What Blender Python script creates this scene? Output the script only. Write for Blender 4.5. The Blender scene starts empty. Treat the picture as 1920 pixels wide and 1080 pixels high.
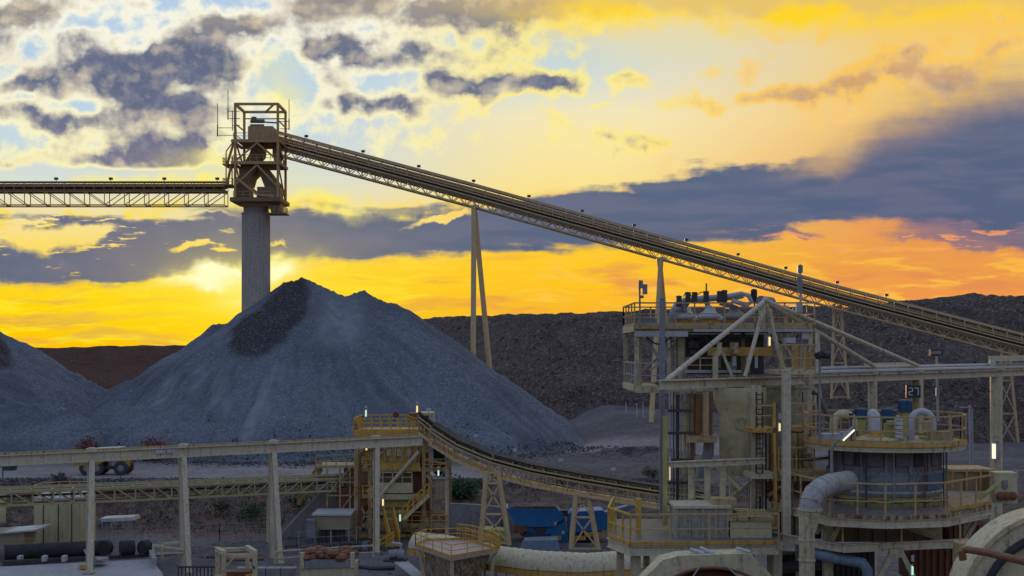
import bpy, math, random
import numpy as np
from mathutils import Vector, Matrix, noise as mnoise
random.seed(7)
scene = bpy.context.scene
col = scene.collection
F = 2400.0; HZ = 655.0; CZ = 20.0          # focal length in photo pixels, horizon row, eye height
def P(px, py, Y):
    """a point of the photo at distance Y"""
    return Vector(((px-960)/F*Y, Y, CZ+(HZ-py)/F*Y))
def XZ(px, z, Y):
    return Vector(((px-960)/F*Y, Y, z))
def lin(r, g, b, k=1.0):
    f = lambda c: (c/255/12.92 if c/255 <= .04045 else ((c/255+.055)/1.055)**2.4)*k
    return (f(r), f(g), f(b), 1.0)
# ---------------------------------------------------------------- node helper
class NT:
    def __init__(s, tree):
        s.t = tree; s.n = tree.nodes; s.l = tree.links
    def node(s, kind, **kw):
        n = s.n.new(kind)
        for k, v in kw.items(): setattr(n, k, v)
        return n
    def put(s, sock, v):
        if isinstance(v, V): s.l.new(v.o, sock)
        elif v is not None: sock.default_value = v
    def math(s, op, a, b=None, c=None, clamp=False):
        n = s.node('ShaderNodeMath', operation=op); n.use_clamp = clamp
        s.put(n.inputs[0], a); s.put(n.inputs[1], b)
        if c is not None: s.put(n.inputs[2], c)
        return V(s, n.outputs[0])
    def smooth(s, a, b, x, lo=0.0, hi=1.0):
        n = s.node('ShaderNodeMapRange', interpolation_type='SMOOTHSTEP')
        s.put(n.inputs[0], x); s.put(n.inputs[1], a); s.put(n.inputs[2], b); s.put(n.inputs[3], lo); s.put(n.inputs[4], hi)
        return V(s, n.outputs[0])
    def mix(s, f, a, b, blend='MIX'):
        n = s.node('ShaderNodeMix', data_type='RGBA', blend_type=blend); n.clamp_factor = True
        s.put(n.inputs[0], f); s.put(n.inputs[6], a); s.put(n.inputs[7], b)
        return V(s, n.outputs[2])
    def comb(s, x, y, z=0.0):
        n = s.node('ShaderNodeCombineXYZ')
        s.put(n.inputs[0], x); s.put(n.inputs[1], y); s.put(n.inputs[2], z)
        return V(s, n.outputs[0])
    def noise(s, vec, scale, detail=3, rough=.5, lac=2.0, dist=0.0, out=0):
        n = s.node('ShaderNodeTexNoise')
        s.put(n.inputs['Vector'], vec); n.inputs['Scale'].default_value = scale
        n.inputs['Detail'].default_value = detail; n.inputs['Roughness'].default_value = rough
        n.inputs['Lacunarity'].default_value = lac; n.inputs['Distortion'].default_value = dist
        return V(s, n.outputs[out])
    def voronoi(s, vec, scale, feature='F1', out='Distance', rnd=1.0):
        n = s.node('ShaderNodeTexVoronoi', feature=feature)
        s.put(n.inputs['Vector'], vec); n.inputs['Scale'].default_value = scale
        n.inputs['Randomness'].default_value = rnd
        return V(s, n.outputs[out])
    def ramp(s, f, stops):
        n = s.node('ShaderNodeValToRGB')
        e = n.color_ramp.elements
        while len(e) < len(stops): e.new(0.5)
        for el, (p, c) in zip(e, stops):
            el.position = p; el.color = c
        s.put(n.inputs[0], f)
        return V(s, n.outputs[0])
    def curve(s, x, pts):
        """piecewise-linear-ish function of x on 0..1 from a float curve"""
        n = s.node('ShaderNodeFloatCurve')
        c = n.mapping.curves[0]
        while len(c.points) < len(pts): c.points.new(.5, .5)
        for p, (a, b) in zip(c.points, pts): p.location = (a, b)
        n.mapping.update()
        s.put(n.inputs['Value'], x)
        return V(s, n.outputs[0])
    def sep(s, v):
        n = s.node('ShaderNodeSeparateXYZ'); s.put(n.inputs[0], v)
        return [V(s, o) for o in n.outputs]
    def vscale(s, v, sx, sy, sz):
        n = s.node('ShaderNodeVectorMath', operation='MULTIPLY'); s.put(n.inputs[0], v); n.inputs[1].default_value = (sx, sy, sz)
        return V(s, n.outputs[0])
    def vadd(s, a, b):
        n = s.node('ShaderNodeVectorMath', operation='ADD'); s.put(n.inputs[0], a); s.put(n.inputs[1], b)
        return V(s, n.outputs[0])
class V:
    def __init__(s, t, o): s.t = t; s.o = o
    def __add__(s, b): return s.t.math('ADD', s, b)
    __radd__ = __add__
    def __sub__(s, b): return s.t.math('SUBTRACT', s, b)
    def __rsub__(s, b): return s.t.math('SUBTRACT', b, s)
    def __mul__(s, b): return s.t.math('MULTIPLY', s, b)
    __rmul__ = __mul__
    def __truediv__(s, b): return s.t.math('DIVIDE', s, b)
    def max(s, b): return s.t.math('MAXIMUM', s, b)
    def min(s, b): return s.t.math('MINIMUM', s, b)
    def clamp(s): return s.t.math('ADD', s, 0.0, clamp=True)
# ---------------------------------------------------------------- camera, colour
cam = bpy.data.cameras.new('camera'); camo = bpy.data.objects.new('camera', cam); col.objects.link(camo)
camo.location = (0, 0, CZ); camo.rotation_euler = (math.pi/2, 0, 0)
cam.lens = F/1920*36; cam.sensor_width = 36; cam.shift_y = (HZ-540)/1920
cam.clip_start = 0.5; cam.clip_end = 20000
scene.camera = camo
scene.render.resolution_x = 1024; scene.render.resolution_y = 576
scene.view_settings.view_transform = 'Standard'; scene.view_settings.look = 'None'
scene.view_settings.gamma = 1; scene.view_settings.exposure = 0
SUN_AZ = math.atan2(430-960, F); SUN_EL = math.radians(2.2)
# ---------------------------------------------------------------- sky
w = bpy.data.worlds.new('World'); scene.world = w; w.use_nodes = True
T = NT(w.node_tree); T.n.clear()
tc = T.node('ShaderNodeTexCoord')
dx, dy, dz = T.sep(V(T, tc.outputs['Generated']))
dyc = dy.max(0.05)
X = dx/dyc*2.4 + 0.96                     # thousands of photo pixels, from the direction only
Y = HZ/1000 - dz/dyc*2.4
base = T.comb(X, Y, 0.0)
# domain warp: billows at several sizes
def warp(scale, amp, seed, ax=1.0, ay=1.0, det=2, rough=.5):
    c = T.noise(T.vadd(T.vscale(base, ax, ay, 1), (seed, seed*.7, 0)), scale, det, rough, out=1)
    a, b, _ = T.sep(c)
    return (a-.5)*amp, (b-.5)*amp
w1x, w1y = warp(7, .10, 3.1)
w2x, w2y = warp(24, .040, 8.3, det=3, rough=.55)
wx = X + w1x + w2x; wy = Y + w1y + w2y
streak = T.comb(X*1.0 + Y*.6, Y*6.5 + w1y*2, 0.0)
n_str = T.noise(streak, 5.0, 5, .55)      # drawn-out layers
n_str2 = T.noise(T.vadd(streak, (4.2, 1.7, 0)), 13.0, 4, .6)
n_f = T.noise(T.vadd(base, (1.3, 5.2, 0)), 16, 5, .52)
n_b = T.noise(T.vadd(T.vscale(base, 1, 1.5, 1), (7.7, 2.2, 0)), 6.5, 5, .52)
# clear air behind the clouds
Yc = Y.clamp()
left = T.ramp(Yc, [(0, lin(180,206,230)), (.2, lin(188,212,230)), (.33, lin(214,222,214)), (.42, lin(248,226,150)), (.5, lin(255,216,50)), (.57, lin(255,212,8)), (.645, lin(255,196,2))])
mid = T.ramp(Yc, [(0, lin(196,216,228)), (.12, lin(214,224,220)), (.22, lin(247,232,182)), (.36, lin(250,226,140)), (.46, lin(255,205,40)), (.54, lin(253,196,36)), (.6, lin(248,178,48))])
right = T.ramp(Yc, [(0, lin(248,198,88)), (.1, lin(244,206,118)), (.22, lin(242,196,112)), (.4, lin(228,150,92)), (.5, lin(236,156,74)), (.57, lin(240,150,76))])
air = T.mix(T.smooth(.55, 1.05, X), left, mid)
air = T.mix(T.smooth(1.1, 1.75, X), air, right)
def gauss(x, y, cx, cy, sx, sy, rot=0.0):
    ca, sa = math.cos(rot), math.sin(rot)
    a = (x-cx); b = (y-cy)
    if rot:
        a, b = a*ca + b*sa, b*ca - a*sa
    q = a*a*(1/sx**2) + b*b*(1/sy**2)
    return T.math('POWER', 2.718, q*-1.0)
air = T.mix(gauss(X, Y, 1.02, .10, .17, .07)*.7, air, lin(176,208,234))
air = T.mix(gauss(X, Y, 1.2, .03, .22, .1)*.6, air, lin(246,222,130))
air = T.mix(T.smooth(.42, .52, Y)*T.smooth(.5, .62, T.noise(T.vadd(streak, (9.1, 3.3, 0)), 8.0, 4, .55))*.8, air, T.mix(T.smooth(.45, 1.2, X), lin(255,232,40), lin(255,196,70)))
# low orange-lavender layers over the horizon glow
low = T.smooth(.44, .53, Y) * T.smooth(.5, .66, n_str)
air = T.mix(low*T.smooth(-.2, .7, X)*.75, air, T.mix(T.smooth(.5, 1.3, X), lin(236,170,60), lin(226,140,84)))
air = T.mix(low*T.smooth(.6, .1, X)*.6, air, lin(214,160,84))
air = T.mix(T.smooth(.5, .56, Y)*T.smooth(.55, .68, n_str2)*T.smooth(.95, .4, X)*.7, air, lin(255,226,30))
sung = gauss(X, Y, .43, .53, .13, .035) + gauss(X, Y, .45, .34, .16, .03)*.5
# ---- cumulus field, upper left to centre
blobs = [(.20,.135,.07,.035,0,.9),(.31,.115,.10,.038,-.15,1.25),(.40,.12,.08,.03,.2,1.1),(.245,.17,.05,.03,0,1.1),(.34,.185,.055,.025,0,1.1),
 (.07,.165,.065,.022,.1,1.05),(.46,.045,.10,.022,0,1.0),(.12,.02,.16,.03,0,.7),(.03,.04,.07,.04,0,.6),(.70,.095,.10,.026,.15,1.0),(.62,.085,.06,.02,0,.6),
 (.985,.155,.10,.024,-.08,1.25),(1.05,.15,.05,.02,0,.7),(.84,.165,.06,.02,0,.8),(.66,.185,.06,.022,.1,.95),(.74,.2,.05,.018,0,.7),(.10,.225,.12,.024,0,1.0),(.30,.265,.11,.03,0,1.15),
 (.37,.235,.07,.05,0,1.0),(.30,.31,.13,.022,0,.9),(.05,.325,.10,.016,0,1.2),(.18,.3,.06,.018,0,.5),(.15,.08,.05,.02,0,.55),(.90,.11,.10,.03,0,.5),(.75,.02,.16,.035,0,.75),(.62,.015,.1,.025,0,.8),(.92,.03,.12,.035,0,.7),(1.05,.025,.14,.04,0,.75),
 (1.21,.265,.07,.014,.1,.75),(1.13,.19,.03,.008,0,.55),(1.155,.15,.03,.010,0,.5),(1.20,.165,.06,.012,0,.45),(1.46,.175,.14,.018,-.18,1.0),(1.62,.15,.09,.026,-.25,.9),(1.68,.1,.10,.02,-.2,.7),(1.78,.15,.09,.035,0,.8),(1.88,.095,.09,.02,-.3,.7),(1.9,.04,.1,.02,-.3,.4),(.52,.19,.05,.03,0,.35),(.56,.1,.05,.03,0,.3)]
den = None
for b in blobs:
    g = gauss(wx, wy, *b[:5])*b[5]
    den = g if den is None else den + g
zone = T.smooth(.345, .30, Y)
sunward = T.vadd(base, (.012, .016, 0))   # a step towards the sun: the billows that face it are lit
n_f2 = T.noise(T.vadd(sunward, (1.3, 5.2, 0)), 16, 4, .52)
n_b2 = T.noise(T.vadd(T.vscale(sunward, 1, 1.5, 1), (7.7, 2.2, 0)), 6.5, 4, .52)
n_d = T.noise(T.vadd(base, (9.3, 3.2, 0)), 38, 5, .62)
relief = ((n_f-n_f2)*3.2 + (n_b-n_b2)*3.4).clamp()
dens = (den*.76 + (n_f-.5)*1.35 + (n_b-.5)*1.55 + (n_d-.5)*.38 + T.smooth(1.15, .6, X)*.17)*zone - (1.0-zone)
veil = T.smooth(.07, .40, dens)
core = T.smooth(.32, .86, dens)*T.mix(T.smooth(1.15, 1.5, X), (1, 1, 1, 1), (.75, .75, .75, 1))
rim = T.mix(T.smooth(.05, .36, Y), lin(255,250,226), lin(255,245,180))
rim = T.mix(T.smooth(.62, 1.0, X), rim, lin(255,238,140))
rim = T.mix(T.smooth(1.1, 1.5, X), rim, lin(252,200,92))
rim = T.mix(T.smooth(.5, .66, n_b)*.3, rim, lin(236,218,178))
core_c = T.mix(T.smooth(.0, .1, Y), lin(160,152,142), lin(104,112,136))
core_c = T.mix(T.smooth(.15, .33, Y), core_c, lin(118,118,142))
core_c = T.mix(T.smooth(1.15, 1.5, X), core_c, lin(196,150,116))
core_c = T.mix(T.smooth(.85, .40, dens)*.55, core_c, lin(196,186,174))
core_c = T.mix(relief*.75, core_c, T.mix(T.smooth(.9, 1.4, X), lin(250,232,190), lin(248,200,112)))
core_c = T.mix(T.smooth(.9, 1.5, dens)*.4, core_c, lin(92,100,128))
core_c = T.mix((n_d-.48)*2.2, core_c, lin(162,158,164))
sky = T.mix(veil*.92, air, rim)
sky = T.mix(core, sky, core_c)
# ---- yellow sheet along the top
ybot = T.curve((X*.5).clamp(), [(0,.0),(.40,.01),(.5,.05),(.55,.055),(.6,.045),(.68,.05),(.73,.068),(.8,.055),(.9,.03),(1,.02)])
top = T.smooth(.03, -.045, Y - ybot + w2y*1.6 + (n_f-.5)*.05 + w1y*.3)
topc = T.mix(T.smooth(.03, .0, Y + w2y + (n_b-.5)*.12), lin(255,214,24), lin(232,196,104))
sky = T.mix(top*T.smooth(.75, 1.15, X)*.95, sky, topc)
# ---- slate bank, right
xt = (X*.5).clamp()
atop = T.curve(xt, [(0,.40),(.05,.40),(.12,.40),(.2,.395),(.3,.388),(.40,.388),(.47,.378),(.52,.355),(.58,.345),(.65,.313),(.74,.298),(.79,.268),(.83,.215),(.88,.185),(.93,.15),(1,.125)])
abot = T.curve(xt, [(0,.525),(.08,.527),(.2,.505),(.28,.49),(.37,.476),(.5,.463),(.63,.45),(.72,.442),(.75,.42),(.85,.41),(.9,.425),(.97,.465),(1,.465)])
e1 = w2y*.75 + w1y*.25 + (n_str-.5)*.08 + (n_d-.5)*.012
hard = T.smooth(.95, 1.6, X)
ta = Y - atop + e1
bank = T.smooth(-.004, .016, ta) * T.smooth(.014, -.006, Y - abot + e1*.8)
bank_soft = T.smooth(1.36, 1.72, X + ta*1.6)*T.smooth(-.05, .09, ta + (n_b-.5)*.06)*T.smooth(.014, -.006, Y - abot + e1*.8)
below = T.smooth(.0, .05, Y - .300 - e1*.6)*T.smooth(.014, -.006, Y - abot + e1*.8)
bank = T.mix(T.smooth(1.42, 1.60, X + (n_b-.5)*.2), bank, bank_soft.max(below))
# gaps
gap = T.smooth(.50, .66, n_str2 + (n_b-.5)*.5)*T.smooth(.34, .05, X)*T.smooth(.49, .44, Y)*1.9 + T.smooth(.52, .66, n_str2*.6 + n_f*.4)*T.smooth(.75, .35, X)*.75 + gauss(wx, wy, .82, .412, .07, .009, -.08)*1.3 + gauss(wx, wy, .385, .463, .05, .010)*1.4 + gauss(wx, wy, .06, .44, .10, .03)*1.1 + gauss(wx, wy, .17, .425, .06, .016)*.8 + gauss(wx, wy, .53, .46, .03, .004)*.8 + gauss(wx, wy, .36, .40, .12, .006)*.8
bank = bank*(1.0 - T.smooth(.35, .9, gap))
lit_edge = T.smooth(-.03, .002, ta)*T.smooth(.03, .004, ta)
sky = T.mix(lit_edge*T.smooth(1.55, .9, X)*T.smooth(.42, .6, n_f)*.8, sky, T.mix(T.smooth(.6, 1.2, X), lin(255,222,60), lin(250,196,120)))
bankc = T.mix(T.smooth(.4, .62, n_str), lin(76,97,130), lin(94,105,134))
bankc = T.mix(T.smooth(1.0, .1, X)*.6, bankc, lin(90,102,134))
bankc = T.mix(T.smooth(.40, .47, Y)*T.smooth(1.2, 1.6, X)*T.smooth(.45, .6, n_str2)*.6, bankc, lin(190,118,104))
bankc = T.mix((n_f-.47)*1.6*T.smooth(1.2, .5, X), bankc, lin(116,118,142))
bankc = T.mix(T.smooth(.12, -.02, Y-atop)*T.smooth(1.5, 1.75, X)*.55, bankc, lin(150,128,140))
sky = T.mix(bank*.97, sky, bankc)
# bank tail on the right below the first bank
tail = gauss(wx, wy, 1.85, .435, .22, .03)*1.0 + gauss(wx, wy, 1.5, .437, .04, .012)*.9
sky = T.mix(T.smooth(.35, .8, tail + (n_str2-.5)*.9)*.85, sky, lin(132,112,130))
tail2 = T.smooth(.56, .64, n_str2)*T.smooth(.41, .44, Y)*T.smooth(.5, .455, Y)*T.smooth(1.3, 1.5, X)
sky = T.mix(tail2*.8, sky, lin(246,160,100))
# sun glow through the gaps
sky = T.mix(sung*T.smooth(.75, .2, bank)*.35, sky, lin(255,230,40))
sky = T.mix(gauss(X, Y, .43, .575, .26, .055)*T.smooth(.9, .3, bank)*.8, sky, lin(255,222,4))
hot = gauss(wx, wy, .44, .512, .085, .014) + gauss(wx, wy, .53, .498, .06, .016)*.9 + gauss(wx, wy, .35, .525, .08, .010)*.7 + gauss(wx, wy, .46, .545, .05, .02)*.9
sky = T.mix((hot*(n_str2*2.3)).clamp()*.95, sky, lin(255,244,120))
shine = gauss(wx, wy, .30, .338, .16, .011) + gauss(wx, wy, .42, .30, .10, .03)*.5 + gauss(wx, wy, .58, .385, .16, .012)*.8 + gauss(wx, wy, .52, .15, .05, .05)*.6
sky = T.mix((shine*(n_f*1.8)).clamp()*.95, sky, lin(255,240,120))
halo = gauss(X, Y, .44, .50, .34, .13)
sky = T.mix(halo*.10, sky, lin(255,206,90))
core_hot = gauss(wx, wy, .520, .512, .040, .017) + gauss(wx, wy, .43, .508, .055, .010)*.9 + gauss(wx, wy, .385, .522, .06, .007)*.7
sky = T.mix((core_hot*1.5).clamp(), sky, lin(255,253,212, 1.06))
sky = T.mix(gauss(X, Y, .47, .53, .16, .07)*.30, sky, lin(255,236,90))
# the rest of the dome: clear dusk sky
nish = T.node('ShaderNodeTexSky', sky_type='NISHITA')
nish.sun_disc = False; nish.sun_elevation = SUN_EL; nish.sun_rotation = SUN_AZ
nish.altitude = 300; nish.air_density = 1.2; nish.dust_density = 1.5
WS = .1
def vmul(v, k):
    n = T.node('ShaderNodeVectorMath', operation='SCALE'); T.put(n.inputs[0], v); n.inputs[3].default_value = k
    return V(T, n.outputs[0])
up = T.mix(T.smooth(-.1, .6, dz), lin(172,168,176, .46), lin(152,168,202, 1.42))
back = T.mix(.75, vmul(V(T, nish.outputs[0]), 1.0), vmul(up, .95/WS))
front = vmul(sky, 1/WS)
fm = T.smooth(.25, .6, dy)*T.smooth(.75, .45, dz)
allsky = T.mix(fm, back, front)
bg = T.node('ShaderNodeBackground'); T.put(bg.inputs[0], allsky); bg.inputs[1].default_value = WS
wo = T.node('ShaderNodeOutputWorld'); T.l.new(bg.outputs[0], wo.inputs[0])
w.cycles.sampling_method = 'MANUAL'; w.cycles.sample_map_resolution = 512
sun = bpy.data.lights.new('sun', 'SUN'); suno = bpy.data.objects.new('sun', sun); col.objects.link(suno)
sun.energy = 2.0; sun.angle = math.radians(.5); sun.color = (1, .62, .28)
sd = Vector((math.sin(SUN_AZ)*math.cos(SUN_EL), math.cos(SUN_AZ)*math.cos(SUN_EL), math.sin(SUN_EL)))
suno.rotation_euler = sd.to_track_quat('Z', 'Y').to_euler(); suno.location = (0, 0, 200)
# ---------------------------------------------------------------- materials
MATS = {}
def new_mat(name):
    m = bpy.data.materials.new(name); m.use_nodes = True
    t = NT(m.node_tree); b = t.n['Principled BSDF']; MATS[name] = m
    return m, t, b
def rgb(c): return (c[0], c[1], c[2], 1.0)
def paint(name, c, rust=.25, dirt=.5, rough=.55, metal=0.0, rustc=(.13, .055, .022), scale=1.0, streak=True):
    """weathered coat on steel: chalky patches, grime, rust runs"""
    m, t, b = new_mat(name)
    g = t.node('ShaderNodeNewGeometry'); p = V(t, g.outputs['Position'])
    n1 = t.noise(p, .9*scale, 4, .6); n2 = t.noise(p, 5.5*scale, 4, .65)
    st = t.noise(t.vscale(p, 5*scale, 5*scale, .45*scale), 1.0, 4, .6)
    dark = tuple(v*.34 for v in c[:3]); pale = tuple(min(1, v*1.18+.015) for v in c[:3])
    k = t.mix(t.smooth(.35, .7, n1), rgb(c), rgb(pale))
    k = t.mix(t.smooth(.42, .70, n2*.45+st*.35+n1*.2)*dirt*1.2, k, rgb(dark))
    r = t.smooth(.58-.18*rust, .70-.12*rust, (st*.6+n2*.4) if streak else n2)*min(1, rust*2.2)
    k = t.mix(r, k, rgb(rustc))
    t.put(b.inputs['Base Color'], k)
    t.put(b.inputs['Roughness'], t.math('ADD', n2*.25, rough-.1)); b.inputs['Metallic'].default_value = metal
    bp = t.node('ShaderNodeBump'); bp.inputs['Strength'].default_value = .25; bp.inputs['Distance'].default_value = .02
    t.put(bp.inputs['Height'], n2); t.l.new(bp.outputs[0], b.inputs['Normal'])
    return m
def glow(name, c, k):
    m, t, b = new_mat(name)
    b.inputs['Base Color'].default_value = (.6, .6, .6, 1)
    b.inputs['Emission Color'].default_value = rgb(c); b.inputs['Emission Strength'].default_value = k
    return m
def stone(name, c1, c2, c3, scale=2.0, bump=.5, dist=.15, mask=None, maskc=None, rough=.95, fine=1.0):
    """loose rock: cells of three stone colours over a broad patchiness"""
    m, t, b = new_mat(name)
    g = t.node('ShaderNodeNewGeometry'); p = V(t, g.outputs['Position'])
    warped = t.vadd(p, t.vscale(t.noise(p, 1.3, 2, .5, out=1), .5, .5, .5))
    cell = t.voronoi(warped, scale, out='Color'); cr, cg, cb = t.sep(cell)
    d = t.voronoi(warped, scale)
    d2 = t.voronoi(p, scale*3.1)
    n1 = t.noise(p, .06, 5, .6); n2 = t.noise(p, .5, 5, .65)
    k = t.mix(t.smooth(.4, .65, n1*.5+n2*.5), rgb(c1), rgb(c2))
    k = t.mix(t.smooth(.72, .95, cr)*fine, k, rgb(c3))
    k = t.mix(t.smooth(.35, .1, cg)*.5*fine, k, rgb(tuple(v*.45 for v in c1)))
    if mask:
        a2 = t.node('ShaderNodeAttribute'); a2.attribute_name = 'pale'
        a3 = t.node('ShaderNodeAttribute'); a3.attribute_name = 'streak'
        k = t.mix(V(t, a3.outputs['Fac']), k, rgb(tuple(v*.62 for v in c1)))
        k = t.mix(V(t, a2.outputs['Fac']), k, t.mix(t.smooth(.4, .7, n2), rgb((.26, .285, .315)), rgb(c2)))
        a = t.node('ShaderNodeAttribute'); a.attribute_name = mask
        k = t.mix(V(t, a.outputs['Fac']), k, t.mix(t.smooth(.7, .95, cr)*.6, rgb(maskc), rgb(c2)))
    t.put(b.inputs['Base Color'], k); b.inputs['Roughness'].default_value = rough
    b.inputs['Specular IOR Level'].default_value = .2
    bp = t.node('ShaderNodeBump'); bp.inputs['Strength'].default_value = bump; bp.inputs['Distance'].default_value = dist
    t.put(bp.inputs['Height'], t.math('ADD', d*-1.0, n2*1.0) + d2*-.4); t.l.new(bp.outputs[0], b.inputs['Normal'])
    return m
CREAM = paint('cream_steel', (.52, .46, .29), .24, .6)
CREAM2 = paint('cream_plate', (.56, .50, .30), .14, .4, scale=.7)
BEAM = paint('beam_steel', (.56, .50, .36), .22, .55)
OLD = paint('rusted_cream_steel', (.42, .32, .16), .42, .6)
TOWER = paint('tower_steel', (.48, .31, .14), .2, .6)
TOWERD = paint('tower_plate', (.22, .145, .075), .25, .6)
CONV = paint('conveyor_steel', (.58, .43, .23), .15, .5)
CONVD = paint('conveyor_walkway', (.20, .15, .10), .2, .5)
YEL = paint('safety_yellow', (.56, .33, .05), .22, .5)
OCHRE = paint('ochre_steel', (.52, .31, .07), .3, .55)
RAIL = paint('handrail_tan', (.46, .32, .15), .28, .4)
RUST = paint('rust', (.20, .075, .03), .3, .6)
DKRED = paint('dark_red', (.14, .03, .02), .2, .5)
GREY = paint('grey_steel', (.22, .23, .25), .08, .5)
LGREY = paint('pale_grey_steel', (.42, .44, .46), .06, .4)
GALV = paint('galvanised', (.38, .40, .43), .02, .35, .4, .5)
DARK = paint('dark_steel', (.045, .045, .05), .1, .4)
BLUE = paint('blue_paint', (.012, .16, .44), .05, .4, .4)
BLUED = paint('blue_dusty', (.16, .22, .30), .12, .5)
TEAL = paint('teal', (.02, .12, .13), .05, .3)
RUBBER = paint('rubber', (.022, .022, .024), 0, .3, .8)
BELT = paint('belt', (.03, .028, .026), 0, .3, .8)
CONC = paint('concrete', (.30, .29, .28), .03, .6, .85, scale=.5)
SILOC = paint('silo_concrete', (.40, .36, .32), .05, .55, .85, scale=.45)
SLAB = paint('slab_concrete', (.34, .345, .36), .03, .5, .8, scale=.4, streak=False)
TIN = paint('tin_roof', (.52, .54, .56), .1, .4, .45, .2)
SHEDM = paint('shed_sheet', (.33, .28, .18), .05, .4)
YPAINT = paint('pale_yellow_band', (.42, .40, .12), .12, .5)
TRUCKY = paint('truck_yellow', (.42, .24, .04), .15, .6)
GLASS = paint('dark_glass', (.02, .022, .025), 0, .2, .15)
TUBEW = glow('tube_white', (1, .96, .78), 1.3)
TUBEY = glow('tube_yellow', (1, .72, .22), 1.0)
TUBEG = glow('tube_green', (.55, .95, .66), .8)
SIGNG = glow('sign_digit', (.08, .12, .18), .22)
GRAVEL = stone('gravel', (.13, .156, .19), (.178, .206, .245), (.25, .27, .30), 5.2, .6, .16, 'fresh', (.05, .042, .04))
DUMPM = stone('dump_rock', (.092, .073, .064), (.13, .103, .09), (.21, .172, .152), 2.3, .65, .3)
RUBBLE = stone('rubble', (.085, .08, .085), (.13, .12, .12), (.24, .23, .23), 2.5, .8, .3)
RUBB2 = stone('pale_rock', (.115, .093, .083), (.165, .135, .12), (.24, .205, .185), 1.5, .8, .3)
def leaf(name, c1, c2):
    m, t, b = new_mat(name)
    g = t.node('ShaderNodeNewGeometry')
    k = t.mix(t.noise(V(t, g.outputs['Position']), 2.2, 3, .6), rgb(c1), rgb(c2))
    t.put(b.inputs['Base Color'], k); b.inputs['Roughness'].default_value = .8
    return m
LEAFG = leaf('green_leaf', (.02, .05, .018), (.06, .10, .035))
LEAFD = leaf('dry_leaf', (.07, .065, .045), (.12, .10, .065))
LEAFR = leaf('red_leaf', (.13, .035, .025), (.22, .065, .045))
WOOD = paint('stem_wood', (.10, .07, .05), 0, .5, .9)
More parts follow.
